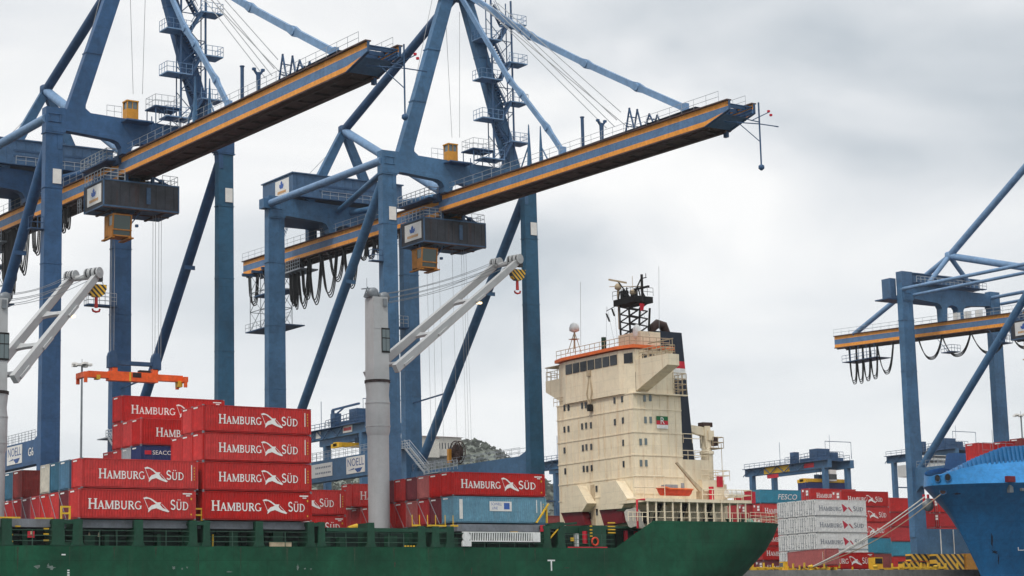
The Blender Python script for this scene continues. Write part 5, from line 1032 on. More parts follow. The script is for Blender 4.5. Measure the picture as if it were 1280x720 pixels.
    if number: sp = [(331, 347, 388), (375, 381, 384), (382, 386, 392), (386, 390, 389), (390, 394, 378), (452, 460, 335), (460, 468, 326), (468, 474, 322), (420, 430, 350), (378, 383, 396), (384, 388, 398), (388, 392, 392), (398, 412, 372), (448, 453, 338)]
    xx = CD/2-1.3
    if right:
        ylist = [(53, 51.2, 6.3), (51.2, 49.6, 6.3), (49.6, 47.8, 6.0), (47.8, 46.0, 5.8), (46.0, 42.0, 5.2), (30.5, 24, 3.6), (24, 15.8, 3.8), (15.8, 9, 3.6), (36, 30.5, 3.6)]
    else:
        ylist = []
        for u0, u1, vb in sp:
            ya_ = on(u0, 330-(u0-331)*.32, 0, CX+xx).y-YW; yb_ = on(u1, 330-(u1-331)*.32, 0, CX+xx).y-YW; zb_ = on((u0+u1)/2, vb, 0, CX+xx).z
            ylist.append((ya_, yb_, zt((ya_+yb_)/2)-DP-.2-zb_))
    for ya_, yb_, drop in ylist:
        fm = MB()
        for off in (-.25, .0, .25):
            pts = []
            for i in range(15):
                t_ = i/14; s_ = (2*t_-1); yy = ya_+(yb_-ya_)*(t_ if abs(yb_-ya_) > 3 else .5+.5*math.copysign(abs(s_)**.6, s_)*1.0)
                pts.append(pt(xx+off, yy+off*.6, zt(yy)-DP-.2-drop*(1+off*.18)*(1-abs(s_)**2.4)))
            fm.tube(pts, .085, 5, caps=False)
        fm.cbox(pt(xx, ya_, zt(ya_)-DP-.3), (.8, .3, .3)); fm.build('festoon_cable', 'black_cable', root)
    m = MB(); m.bar(pt(xx, 2.5, zt(3)-DP-.35), pt(xx, 54, zt(54)-DP-.35), .14, .14); m.build('festoon_rail', 'boom_under', gi)
    # lattice cage and platforms at the backreach
    if not right:
        m = MB()
        for x in (CD/2-1.7, CD/2+1.7):
            for y in (47.5, 50.7, 54): m.tube([pt(x, y, 44.6), pt(x, y, zt(50)-DP)], .06, 4)
            for i in range(3):
                z0 = 44.6+i*2.8
                for ya_, yb_ in ((47.5, 50.7), (50.7, 54)):
                    m.tube([pt(x, ya_, z0), pt(x, yb_, z0+2.8)], .05, 4); m.tube([pt(x, yb_, z0), pt(x, ya_, z0+2.8)], .05, 4)
                m.tube([pt(x, 47.5, z0), pt(x, 54, z0)], .06, 4)
        for y in (47.5, 50.7, 54):
            for z in (44.6, 47.4, 50.2): m.tube([pt(CD/2-1.7, y, z), pt(CD/2+1.7, y, z)], .05, 4)
        lc = m.build('lattice_cage', 'steel_grey', root)
        m = MB(); m.box(pt(CD/2-2.2, 44.6, 44.4), pt(CD/2+2.2, 54.6, 44.55)); m.box(pt(CD/2-2.2, 44, 49.3), pt(CD/2+1, 52, 49.45))
        for y in (47, 50, 53): m.box(pt(CD/2-3.4, y, 52.6), pt(CD/2+1, y+.35, 52.95))
        m.build('platform', 'crane_blue_dark', lc); m = MB(); m.rail([pt(CD/2-2.2, 40.6, 44.5), pt(CD/2-2.2, 54.6, 44.5)], 1.1, 1.2, .035); m.rail([pt(CD/2-2.2, 42, 51.4), pt(CD/2-2.2, 38, 51.4)], 1.5, .7, .06, mid=3); m.box(pt(CD/2-2.4, 37.5, 51.2), pt(CD/2+.5, 45, 51.4)); m.build('railing', 'rail_grey', lc)
        m = MB(); m.box(pt(CD-5.0, CG-1.6, 42.2), pt(CD-1, CG-.2, 42.4)); m.build('landing', 'crane_blue_dark', root); m = MB(); m.rail([pt(CD-5, CG-.3, 42.4), pt(CD-5, CG-1.55, 42.4), pt(CD-1.2, CG-1.55, 42.4)], 1.5, .8, .045, mid=3); m.build('railing', 'rail_grey', root)
        m = MB(); m.box(pt(-2.6, -.6, 45.2), pt(-1, .4, 45.3)); m.rail([pt(-1.1, -.55, 45.3), pt(-2.5, -.55, 45.3), pt(-2.5, .35, 45.3)], 1.3, .7, .045); m.build('landing', 'crane_blue_dark', root)
        m = MB()
        for y, h in ((37, 2.6), (32.8, 2.2), (31.2, 2.6)): m.box(pt(CD/2-1.5, y-.5, zt(y)), pt(CD/2-.2, y+.5, zt(y)+h))
        m.rail([pt(CD/2-1.9, 44.5, zt(44)), pt(CD/2-1.9, 41, zt(41)+3.5)], 1.0, .5, .04); m.build_each('girder_gear', 'house_blue', gi)
    else:
        m = MB(); m.box(pt(CD/2-2.2, 45.5, 48.0-1.6), pt(CD/2+1.5, 54, 48.1-1.6))
        for y in (46, 48, 50, 52): m.tube([pt(CD/2-2, y, 46.4), pt(CD/2-2, y, 49)], .07, 4)
        m.rail([pt(CD/2-2.2, 45.5, 46.5), pt(CD/2-2.2, 54, 46.5)], 1.1, 1.0, .04)
        for y in (28.5, 17): m.box(pt(CD/2-2.6, y-1.2, 45.0), pt(CD/2-.5, y+1.2, 45.12)); m.rail([pt(CD/2-2.6, y+1.2, 45.1), pt(CD/2-2.6, y-1.2, 45.1), pt(CD/2-.5, y-1.2, 45.1)], 1.1, .8, .04); m.tube([pt(CD/2-2.2, y, 45.1), pt(CD/2-1.7, y+3, 48)], .06, 4)
        m.build_each('cable_platform', 'crane_blue_dark', root)
        m = MB()
        for y in (27, 24.5, 22): m.cbox(pt(CD/2-1.2, y, zt(y)+.7), (.9, .8, 1.3))
        m.build_each('girder_gear', 'white_panel', gi)
    # lettering on the low tie beam
    if not right:
        y_ = 5.2 if not number else 6.1
        sg = MB(); sg.box(pt(-.66, y_, 20.15), pt(-.605, y_+4.5, 22.2)); sgo = sg.build('maker_sign', 'white_panel', root)
        me = text_mesh('NOELL', 1.35); a, b = text_w(me)
        m = MB(); m.mesh(me, pt(-.675, y_+4.25, 21.05), (0, -4.0/(b-a), 0), (0, 0, 1)); m.flat([[(0, 0), (1.5, .25), (1.6, .08)], [(1.6, .15), (3.6, .2), (3.0, -.3), (2.3, -.35)]], pt(-.675, y_+4.1, 20.55), (0, -1, 0), (0, 0, 1)); m.build('maker_lettering', 'logo_blue', sgo)
        if number:
            me = text_mesh(number, 1.3); m = MB(); m.mesh(me, pt(-.62, 4.3, 20.7), (0, -1, 0), (0, 0, 1)); m.mesh(me, pt(-.624, 4.34, 20.7), (0, -1, 0), (0, 0, 1)); m.build('number', 'white_panel', root)
        else:
            sg = MB(); sg.box(pt(-.66, 13.3, 20.3), pt(-.605, 19.5, 22.0)); sg.build('notice_board', 'white_panel', root)
            m = MB()
            for z in (20.8, 21.5):
                for i in range(9): m.cbox(pt(-.67, 13.8+i*.45, z), (.01, .28, .22))
            m.build('notice_print', 'letter_grey', root)
        # cable reel, stairs on the right tie beam
        m = MB(); rc = pt(CD-.2, 17.7, 24.2)
        for off in (-.3, .3):
            ring = [rc+V((off, 1.5*math.cos(t*math.pi/12), 1.5*math.sin(t*math.pi/12))) for t in range(25)]; m.tube(ring, .08, 5)
            for t in range(12): m.tube([rc+V((off, .2*math.cos(t*math.pi/6), .2*math.sin(t*math.pi/6))), rc+V((off, 1.5*math.cos(t*math.pi/6), 1.5*math.sin(t*math.pi/6)))], .05, 4)
        m.lathe(rc, [(1.1, -.28), (1.1, .28)], 18, 0, 'x'); m.build('cable_reel', 'exhaust_brown', root)
        m = MB(); m.cbox(pt(CD-.9, 18.6, 23.8), (.4, .5, 1.8)); m.build('reel_motor', 'cab_orange', root)
        m = MB(); A_, B_ = pt(CD-1.6, 27.5, 25.6), pt(CD-1.6, 22.4, 21.8)
        for s_ in (0, -.8): m.bar(A_+V((s_, 0, 0)), B_+V((s_, 0, 0)), .08, .28); m.tube([A_+V((s_, 0, 1.1)), B_+V((s_, 0, 1.1))], .05, 4); m.tube([A_+V((s_, 0, .6)), B_+V((s_, 0, .6))], .04, 4)
        for i in range(12): m.cbox(A_+(B_-A_)*(i+.5)/12+V((-.4, 0, 0)), (.8, .26, .05))
        m.rail([A_+V((0, 2.5, 0)), A_], 1.1, .6, .05, mid=3); m.box(pt(CD-2.6, 27.5, 25.5), pt(CD-1.2, 30.5, 25.62)); m.box(pt(CD-2.4, 19, 21.6), pt(CD-.6, 22.8, 21.72)); m.rail([pt(CD-2.3, 22.6, 21.7), pt(CD-2.3, 14.5, 21.7)], 1.2, .9, .05, mid=3); m.build('access_stair', 'rail_grey', root)
        m = MB(); m.bar(pt(CD, 29, 32.0), pt(CD, 21.3, 32.4), .12, .2); m.build('brace_rod', 'crane_blue_dark', root)
    else:
        m = MB(); m.box(pt(1.2, CG-2.5, 7.9), pt(7.6, CG-1.0, 11.4)); m.build('cable_guard', 'hazard_wide', root); m = MB(); m.box(pt(11.2, CG-2.5, 7.9), pt(18, CG-1.0, 11.4)); m.build('cable_guard', 'hazard_wide', root)
        m = MB()
        for x in (4.2, 7.2): m.box(pt(x, CG-.82, 11.5), pt(x+.18, CG-.76, 15.5))
        m.build_each('white_strip', 'white_panel', root)
        m = MB(); m.box(pt(7.9, CG-2.7, 7.9), pt(10.9, CG-1.5, 11.5)); m.build('drive_housing', 'cab_orange', root)
    return root
def crest(o, w_, h_, parent):                   # painted emblem: a blue badge over an orange line
    m = MB(); hx = lambda x: x*w_
    m.flat([[(.3*w_, .42*h_), (.62*w_, .42*h_), (.62*w_, .7*h_), (.3*w_, .7*h_)], [(.36*w_, .7*h_), (.56*w_, .7*h_), (.56*w_, .82*h_), (.46*w_, .98*h_), (.36*w_, .82*h_)], [(.24*w_, .52*h_), (.3*w_, .5*h_), (.3*w_, .72*h_), (.24*w_, .76*h_)], [(.62*w_, .5*h_), (.68*w_, .52*h_), (.68*w_, .76*h_), (.62*w_, .72*h_)]], o, (0, -1, 0), (0, 0, 1), 0)
    m.flat([[((.05+.1*i)*w_, .08*h_), ((.12+.1*i)*w_, .08*h_), ((.12+.1*i)*w_, .26*h_), ((.05+.1*i)*w_, .26*h_)] for i in range(9)], o, (0, -1, 0), (0, 0, 1), 1)
    return m.build('emblem', ['emblem_blue', 'emblem_orange'], parent)
sts(0, 'blue quay crane with its boom reaching past the cream deckhouse')
sts(-43.2, 'blue quay crane with an orange spreader hanging below and G6 on its beam', number='G6')
sts(117.7, 'distant blue quay crane standing behind the blue ship bow', right=True)
# orange spreader hanging from the left crane
sp_ = thing('spreader', 'orange container spreader hanging on ropes over the red containers', 'spreader', (94.3, 213.3, 30.0))
yS, zS = 213.3, 29.75
m = MB(); m.box((91.34, yS-.5, zS-.55), (97.26, yS+.5, zS+.5)); m.box((88.94, yS-.35, zS-.3), (91.34, yS+.35, zS+.42)); m.box((97.26, yS-.35, zS-.3), (100.38, yS+.35, zS+.42))
for x in (88.22, 100.28):
    m.box((x-.15, yS-1.2, zS-.4), (x+.35, yS+1.2, zS+.2)); 
    for y in (-1.2, 1.0): m.box((x-.1, yS+y, zS-1.0), (x+.25, yS+y+.25, zS-.4))
for x in (92.06, 96.95): m.box((x-.3, yS-.4, zS+.5), (x+.3, yS+.4, zS+1.0))
m.build('beam', 'spreader_orange', sp_)
m = MB(); m.box((91.65, yS-.25, zS+1.3), (97.26, yS+.25, zS+1.75))
for x in (91.86, 97.16): m.box((x-.5, yS-.4, zS+.9), (x+.5, yS+.4, zS+2.3)); m.lathe((x, yS, zS+2.4), [(.45, -.35), (.45, .35)], 12, 0, 'y')
m.build('head_block', 'crane_blue_dark', sp_)
m = MB(); m.box((93.73, yS-.53, zS-.55), (93.94, yS-.5, zS+.5), 0); m.box((89.88, yS-.45, zS-.5), (90.30, yS+.4, zS+.0), 0); m.box((99.76, yS-.45, zS-.9), (100.28, yS+.4, zS-.2), 0); m.build('yellow_fitting', 'yellow_paint', sp_)
m = MB(); m.box((94.14, yS-.53, zS-.1), (95.18, yS-.5, zS+.45)); m.box((95.08, yS-.3, zS+.5), (96.43, yS+.3, zS+.8)); m.build('motor_box', 'seal_dark', sp_)
m = MB()
for x in (91.65, 92.06, 96.74, 97.06, 97.47, 97.78): m.tube([(x, yS, zS+2.3), (x, yS, 48.6)], .028, 4)
m.build('hoist_rope', 'rope_grey', sp_)
# ================================================================ CONTAINER YARD
YG = 'containers stacked in the yard'
def at(u, v, s): return (FW*F_PX+RT*(u-640)-UP*(v-360))/s
# white reefers: four rows, five tiers
for r_ in range(4):
    for k in range(5):
        if r_ > 0 and k < 1: continue
        container(246.9, 267.6+r_*2.5, ZQ+2.92*k, col='c_white', style='W' if r_ == 0 else None, group=YG, doors=True, marks='reefer', label='white refrigerated container in the white quay block, %s row, %s tier from the ground' % (ORD[r_], ORD[k]))
def stack(x, y, cols, word_, style=None, doors=True, L_=12.19, H=2.75, z0=ZQ, styles=None):
    for k, c in enumerate(cols):
        if c is None: continue
        container(x, y, z0+(H+.015)*k, L20=L_, H=H, col=c, style=(styles or {}).get(k, style), doors=doors, marks='door' if doors else 'tag', group=YG, label='%s yard container %s, %s tier' % (tagname.get(c, c[2:]), word_, ORD[k]))
q = at(950, 607, 6.4); y_ = q.y; x_ = q.x
stack(x_, y_, ['c_red', 'c_maroon', 'c_red', 'c_red', 'c_red', 'c_red'], 'under the slanted lettered teal container', style='B')
t = container(x_, y_, ZQ+2.765*6, H=2.75, col='c_teal', doors=True, marks=None, group=YG, label='teal container with slanted white lettering on top of a red stack')
side_text(t, 'FESCO', 1.5, 4.4, .85, 'letter_white', 1, slant=.25)
stack(x_-1.0, y_+3.2, ['c_red', 'c_crimson', 'c_red', 'c_crimson', 'c_crimson', 'c_crimson', 'c_crimson'], 'close beside the green stern')
stack(x_-14.5, y_+4, ['c_crimson', 'c_maroon', 'c_crimson', 'c_maroon', 'c_crimson', 'c_crimson'], 'behind the green stern railing')
q = at(1012, 611, 6.45); stack(q.x, q.y, ['c_red', 'c_maroon', 'c_red', 'c_red', 'c_red', 'c_red', 'c_red'], 'behind the white block', styles={6: 'A'}, H=2.72)
q = at(1078, 612, 6.6); q2 = at(1110, 613, 6.6)
xr_ = q2.x-12.19; yr_ = q2.y
stack(xr_, yr_, ['c_maroon', 'c_brown', 'c_teal', 'c_red', 'c_red', 'c_red'], 'at the lettered end of the white block', styles={3: 'A', 4: 'B', 5: 'A'}, H=2.9)
tagname['c_teal'] = 'teal'
q = at(1112, 635, 6.4)
stack(q.x, q.y, ['c_maroon', 'c_red', 'c_teal', 'c_crimson', 'c_crimson', 'c_red'], 'with doors beside the far crane leg', H=2.85, L_=12.19)
stack(q.x+12.6, q.y-1.0, ['c_red', 'c_red', 'c_crimson', 'c_red', 'c_crimson', 'c_red'], 'squeezed behind the far crane leg', H=2.85)
q = at(1152, 657, 6.0)
stack(q.x, q.y, ['c_red', 'c_crimson', 'c_red', 'c_red', 'c_crimson'], 'seen through the legs of the far crane', style='B', H=2.8)
stack(q.x+12.7, q.y, ['c_red', 'c_crimson', 'c_maroon', 'c_maroon', 'c_crimson'], 'partly behind the blue bow', style='B', H=2.8)
# two containers behind the first lettered stack gap, next to the deckhouse
q = at(682, 612, 7.6); stack(q.x, q.y, ['c_maroon', 'c_brown', 'c_maroon', 'c_brown'], 'in the gap before the cream deckhouse', doors=False, H=2.9, L_=6.06)
# trailers on the quay with their loads
def trailer(x, y, rot, label, n=14.0, tractor=True):
    t = thing('yard_trailer', label, 'trailer', (x, y, ZQ), 'yellow yard trailers on the quay'); t.rotation_euler.z = 0
    o = V((x, y, ZQ)); ex = V((math.cos(rot), math.sin(rot), 0)); ey = V((-math.sin(rot), math.cos(rot), 0))
    def P_(a, b, c): return o+ex*a+ey*b+V((0, 0, c))
    m = MB()
    for b in (-.6, .6): m.bar(P_(-.3, b, 1.15), P_(n, b, 1.15), .22, .45)
    for a in [i*1.6 for i in range(int(n/1.6)+1)]: m.bar(P_(a, -1.2, 1.3), P_(a, 1.2, 1.3), .25, .2)
    for a in (.2, 4, 8, 12): m.bar(P_(a, -1.25, 1.2), P_(a, -1.25, 2.0), .2, .25); m.bar(P_(a, 1.25, 1.2), P_(a, 1.25, 2.0), .2, .25)
    m.build('chassis', 'yellow_paint', t)
    for a in (n-2.5, n-1.3, 1.0):
        m = MB(); c = P_(a, 0, .52); m.tube([c-ey*1.2, c+ey*1.2], .52, 14); m.build('wheel_axle', 'rubber', t)
    if tractor:
        m = MB(); m.bar(P_(-5.0, 0, 1.0), P_(-.5, 0, 1.0), 1.2, .5); m.bar(P_(-4.9, .5, 2.0), P_(-3.2, .5, 2.0), 1.4, 1.7); m.build('tractor_cab', 'hazard_yellow', t)
        m = MB(); m.bar(P_(-4.8, .5, 2.3), P_(-3.3, .5, 2.3), 1.46, .8); m.build('window', 'glass_dark', t)
        for a in (-4.2, -1.2): m = MB(); c = P_(a, 0, .52); m.tube([c-ey*1.15, c+ey*1.15], .52, 14); m.build('wheel_axle', 'rubber', t)
    return ex, ey, o
q = on(985, 711, 2, ZQ+1.6); pr_ = -math.radians(104.5)
container(q.x, q.y, ZQ+1.6, H=2.6, col='c_pink', rot=pr_, group='containers on trailers', marks='tag', label='faded pink container on a yellow trailer before the white block')
trailer(q.x+1.22*math.cos(pr_+math.pi/2), q.y+1.22*math.sin(pr_+math.pi/2), pr_, 'yellow yard trailer under the faded pink container', n=12.4)
q = on(1093.5, 711.5, 2, ZQ+1.6)
container(q.x-12.19, q.y, ZQ+1.6, L20=12.19, H=2.75, col='c_red', style='B', group='containers on trailers', label='red lettered container on a yellow trailer at the foot of the white block')
trailer(q.x-13, q.y+1.22, 0, 'yellow yard trailer carrying a red lettered container before the white block', n=16)
trailer(on(922, 712, 1, 232).x, 232, 0, 'yellow yard trailer on the quay partly behind the green stern', n=8)
trailer(on(1150, 712, 1, 236).x-9, 232, 0, 'empty yellow yard trailer beside the far crane bogies', n=10)
# quay bollards
for i, (u, lab) in enumerate(((1014, 'yellow mooring bollard holding the lines from the blue bow'), (1095, 'yellow mooring bollard on the quay edge under the red lettered container'), (1171, 'yellow mooring bollard near the striped crane base'))):
    x = on(u, 712, 1, 210.1).x; m = MB(); m.lathe((x, 210.2, ZQ), [(.32, 0), (.26, .1), (.24, .45), (.4, .55), (.4, .7), (.2, .78)], 14); o = m.build('mooring_bollard', 'yellow_paint'); tag(o, lab, 'bollard', 'bollards on the quay')
# ================================================================ YARD GANTRY CRANES
def rtg(x, y, span, h, label, cab=True, load=None):
    t = thing('yard_gantry_crane', label, 'crane', (x, y, ZQ), 'blue yard gantry cranes'); zt = ZQ+h
    for a in (0, 6.2):
        for b in (0, span):
            m = MB(); m.bar((x+a, y+b, ZQ+2.2), (x+a, y+b, zt-2), 1.15, .8, up=(0, 1, 0)); m.build('leg', 'crane_blue', t)
    for b in (0, span):
        m = MB(); m.box((x-2, y+b-.5, ZQ+1.2), (x+8.2, y+b+.5, ZQ+2.4)); m.build('sill_beam', 'crane_blue', t)
        for a in (-1.4, 7.6): m = MB(); m.lathe((x+a, y+b, ZQ+.75), [(.75, -.3), (.75, .3)], 16, 0, 'y'); m.build('tyre', 'rubber', t)
        m = MB(); m.tube([(x, y+b, zt-7.5), (x+6.2, y+b, zt-7.5)], .15, 6); m.build('cross_tube', 'crane_blue_dark', t)
    for a in (0, 6.2):
        m = MB(); m.box((x+a-.5, y-1.5, zt-2.0), (x+a+.5, y+span+1.8, zt-.35)); be = m.build('girder', 'crane_blue', t)
        m = MB(); m.rail([(x+a-.6, y-1.5, zt-.35), (x+a-.6, y+span+1.8, zt-.35)], 1.0, 1.6, .05); m.box((x+a-1.3, y-1.5, zt-.5), (x+a-.5, y+span+1.8, zt-.4)); m.build('railing', 'crane_blue_dark', be)
    m = MB()
    n = 9
    for i in range(n):
        b0 = y+5+i*(span-3)/n; b1 = b0+(span-3)/n; m.tube([(x-.85, b0, zt-2.0 if i % 2 else zt-.5), (x-.85, b1, zt-.5 if i % 2 else zt-2.0)], .1, 5)
    m.build('cable_chain', 'crane_blue_dark', t)
    ty = y+1.5
    m = MB(); m.box((x-.5, ty, zt-.3), (x+6.7, ty+5.5, zt+.4)); m.box((x, ty+.5, zt+.4), (x+3.4, ty+3, zt+2.2)); m.box((x+4, ty+1, zt+.4), (x+6.2, ty+4.5, zt+1.6)); m.lathe((x+3, ty+3.9, zt+1.1), [(.7, -1.3), (.7, 1.3)], 14, 0, 'x'); m.box((x-.4, ty+7, zt-.3), (x+.8, ty+8.5, zt+2)); tr = m.build('trolley', 'crane_blue_dark', t)
    m = MB(); m.rail([(x-.5, ty+10, zt-.2), (x-.5, ty, zt+.4), (x+6.7, ty, zt+.4)], 1.2, 1.0, .05)
    for p0, p1, p2 in (((x-.5, ty-2.4, zt), (x-.5, ty-2.4, zt+3.4), (x+6.7, ty-2.4, zt+3.4)), ((x+6.7, ty-2.4, zt), (x+6.7, ty-2.4, zt+3.4), (x-.5, ty-2.4, zt+3.4))): m.tube([p0, p1, p2], .07, 5)
    m.tube([(x+3, ty, zt+2), (x+3, ty, zt+5)], .05, 4); m.tube([(x, y+span*.6, zt-.3), (x, y+span*.6, zt+4.5)], .06, 4); m.build('mast_frame', 'crane_blue_dark', t)
    m = MB(); m.box((x+2.2, ty-.5, zt-4.5), (x+4.0, ty+1.6, zt-2.2)); m.build('driver_cabin', 'white_panel', t)
    m = MB(); m.box((x+2.15, ty-.56, zt-4.2), (x+4.05, ty+.9, zt-3.1)); m.build('window', 'glass_dark', t)
    m = MB(); zs = zt-(4.6 if load else 4.0); m.box((x-3, ty+1.9, zs), (x+9.2, ty+3.1, zs+.7)); m.box((x-3, ty+1.2, zs-.2), (x-2.4, ty+3.8, zs+.5)); m.box((x+8.6, ty+1.2, zs-.2), (x+9.2, ty+3.8, zs+.5)); m.build('spreader', 'hazard_yellow', t)
    m = MB()
    for a in (1, 2.2, 4, 5.2): m.box((x+a, ty+2, zs+.7), (x+a+.5, ty+3, zs+1.6)); m.tube([(x+a+.25, ty+2.5, zs+1.5), (x+a+.25, ty+2.5, zt-.3)], .05, 4)
    m.build('head_block', 'crane_blue_dark', t)
    if load: container(x-3, ty+1.2, zs-3.0, col='c_navy', marks=None, group=YG, label=load)
    return t, zt
t, zt_ = rtg(290, 310.8, 22.6, 26.6, 'blue yard gantry crane with yellow spreader behind the teal container', load='navy container hanging under the yellow spreader of the far yard crane')
m = MB(); m.box((289.44, 321, zt_-1.9), (289.48, 329, zt_-.5)); m.build('yellow_banner', 'yellow_paint', t)
m = MB(); m.box((289.44, 324.5, zt_-2.9), (289.48, 328, zt_-2.1)); m.box((289.44, 313.5, zt_-1.6), (289.48, 316.5, zt_-.7)); m.build_each('red_banner', 'flag_red', t)
q = on(454, 533, 1, 285); t, zt_ = rtg(q.x, 285, 23, q.z-ZQ+1.0, 'blue yard gantry crane behind the white signs of a quay crane beam')
m = MB(); m.box((q.x-.62, 287.5, zt_-1.6), (q.x-.56, 290.5, zt_-.5)); m.box((q.x-.62, 298, zt_-1.7), (q.x-.56, 299.6, zt_-.6)); m.build('sign', 'white_panel', t)
m = MB(); 
for i in range(6): m.box((q.x-.66, 287.8+i*.42, zt_-1.3), (q.x-.63, 288.1+i*.42, zt_-.8))
m.build('sign_print', 'flag_red', t)
m = MB(); c = on(416, 517, 1, 296); m.bar((c.x, 296, zt_-.4), (c.x, 296, c.z+.6), .4, .5); m.bar((c.x, 296, c.z+.6), (c.x+1.0, 289, c.z+1.0), .35, .3); m.bar((c.x, 296, c.z-.6), (c.x+.3, 293, c.z+.6), .2, .2); m.build('service_jib', 'crane_blue_dark', t)
q = on(1117, 571, 1, 335); rtg(q.x, 335-18, 18, q.z-ZQ+.6, 'blue yard gantry crane behind the leg of the far quay crane')
q = on(690, 590, 1, 330); rtg(q.x-3, 330-20, 23, q.z-ZQ+2.0, 'blue yard gantry crane seen in the gap before the cream deckhouse')
# ================================================================ BLUE SHIP (bow only in view, built on past the frame)
bs = thing('container_ship', 'bright blue ship with rust marked bow, moored beyond the green stern', 'ship', (215, 197, -2.5))
BY = 197.0
def stemx(z):
    pts = [(-2.5, 213.2), (3, 212.8), (6.6, 211.5), (11, 208.9), (15, 206.5), (19, 202.8), (21, 201.6), (22.8, 201.3), (26, 201.3)]
    for (a, p), (b, q) in zip(pts, pts[1:]):
        if z <= b: t_ = (z-a)/(b-a); return p+(q-p)*t_
    return pts[-1][1]
def bhw(X, z):
    s = max(0, X-stemx(z)); Ls = 50-max(0, z)*1.0; p = 1.05-.025*max(0, z)
    return 12.4*(1-(1-min(1, s/Ls))**(1.0+1.1*max(0, z)/22))**p
def sheer(X): return 18.95+3.15*(1-math.exp(-max(0, X-201.5)/5.0))
xb_ = [0, .05, .15, .35, .6, 1, 1.5, 2.2, 3, 4, 5, 6.5, 8, 10, 12, 15, 18, 22, 27, 33, 40, 50, 62]
for nm, za, zb_f, mat in (('hull_bottom', -2.5, lambda X: 6.2, 'antifoul_red'), ('hull', 6.2, lambda X: 18.6, 'bow_blue'), ('bulwark', 18.6, sheer, 'bow_blue_skylit')):
    m = MB()
    for sgn in (-1, 1):
        rows = []
        for k in range(13):
            row = []
            for s in xb_:
                z = za+(zb_f(stemx(za)+s)-za)*k/12; 
                X = (stemx(z) if nm != 'bulwark' else stemx(18.6))+s; zz = z
                row.append((X, BY+sgn*(bhw(X, 18.6 if nm == 'bulwark' else z)*(1-(.30*k/12*min(1, s/6) if nm == 'bulwark' else 0)) if s > 0 else 0), zz))
            rows.append(row)
        m.grid(rows, 0, True, flip=sgn > 0)
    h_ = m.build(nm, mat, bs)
m = MB(); rows = [[(stemx(sheer(stemx(20)+s))+s, BY+sg_*bhw(stemx(20)+s, 18.6)*.66, sheer(stemx(20)+s)-.9) for s in xb_] for sg_ in (-1, 1)]; m.grid(rows, 0, False); m.build('forecastle_deck', 'bow_blue', bs)
# raised wave breaker with ribs
m = MB(); pr0, pr1 = [], []
for i in range(26):
    X = 203.6+i*.62; hw_ = bhw(X, 18.6)*(1-.3*min(1, (X-201.5)/6))-.1; z0 = sheer(X)-.25; z1 = z0+min(2.2, .25+i*.15)
    pr0.append((X, BY-hw_, z0)); pr1.append((X+.25, BY-hw_+.35, z1)); 
m.grid([pr0, pr1], 0, False)
m.grid([[(x, 2*BY-y, z) for x, y, z in pr0[12:]], [(x, 2*BY-y, z) for x, y, z in pr1[12:]]], 0, False)
for a, b in zip(pr0, pr1): m.bar(V(a)+V((0, -.25, 0)), V(b)+V((0, -.05, 0)), .10, .45, up=(1, 0, 0))
m.build('breakwater', 'bow_blue', bs)
def on_bow(u, v, Yg):
    for it in range(30):
        q = on(u, v, 1, Yg); Yn_ = BY-bhw(q.x, min(q.z, 18.6)); Yg = Yg*.6+Yn_*.4
    return on(u, v, 1, Yg)
def disc(u, v, r, nm, mat, dz=1.25):
    c = on_bow(u, v, 195.5); e1 = on_bow(u+3, v, 195.5)-c; e1.z *= 1; e1.normalize(); n_ = e1.cross(V((0, 0, 1))).normalized()
    if n_.y > 0: n_ = -n_
    m = MB(); R_ = [c+n_*.16+e1*math.cos(t*math.pi/9)*r+V((0, 0, 1))*math.sin(t*math.pi/9)*r*dz for t in range(18)]; m.prism(R_, -n_*.35); m.tube(R_+[R_[0]], .07, 6, 1); return m.build(nm, [mat, 'bow_blue'], bs)
disc(1172.5, 598, .42, 'fairlead', 'rubber'); disc(1185, 597, .42, 'fairlead', 'rubber'); disc(1179, 615, .45, 'hawse_hole', 'exhaust_brown', .8)
c = on_bow(1262, 599, 190); m = MB(); m.cbox(c+V((0, -.1, 0)), (1.5, .5, .8)); m.build('hull_opening', 'maroon', bs)
m = MB(); c = on_bow(1262, 611, 190); m.cbox(c+V((0, -.1, 0)), (.7, .5, 1.0)); m.cbox(on_bow(1278, 612, 189)+V((0, -.1, 0)), (.8, .4, .35)); m.build('pilot_recess', 'steel_grey', bs)
m = MB(); c = on_bow(1275, 686, 192); m.tube([c+V((-.5, -.15, .2)), c+V((-.5, -.15, -.2)), c+V((.5, -.15, -.2)), c+V((.5, -.15, .3))], .06, 5); m.build('draught_mark', 'white_paint', bs)
for u, v, rx, rz in ((1196, 617, .8, .16), (1240, 676, .16, 1.3), (1243, 690, .5, .3), (1248, 700, .1, .8)):      # scuffs with their own outline
    rng = random.Random(u); m = MB(); ps = []
    for t in range(22):
        a = t*2*math.pi/22; k_ = rng.uniform(.35, 1.15); du, dv_ = math.cos(a)*k_*rx*9, -math.sin(a)*k_*rz*9; ps.append(on_bow(u+du, v+dv_, 193)+V((-.01, -.03, 0)))
    c = on_bow(u, v, 193)+V((-.01, -.03, 0)); m.add([c]+ps, [(0, t+1, (t+1) % 22+1) for t in range(22)]); m.build('scuff_mark', 'bow_scuff', bs)
for i, (x, y, c, lab) in enumerate(((219.5, 196.0, 'c_red', 'bright red container end directly behind the blue ship breakwater'), (222.5, 193.8, 'c_crimson', 'crimson container behind the ribbed breakwater of the blue ship'), (227.5, 192.2, 'c_brown', 'brownish red container aft of the crimson one on the blue ship'))):
    q = on((1223, 1258, 1279)[i], (553, 551, 547)[i], 1, y)
    container(q.x, y, q.z-2.9, col=c, L20=12.19, group='containers on the blue ship', label=lab)
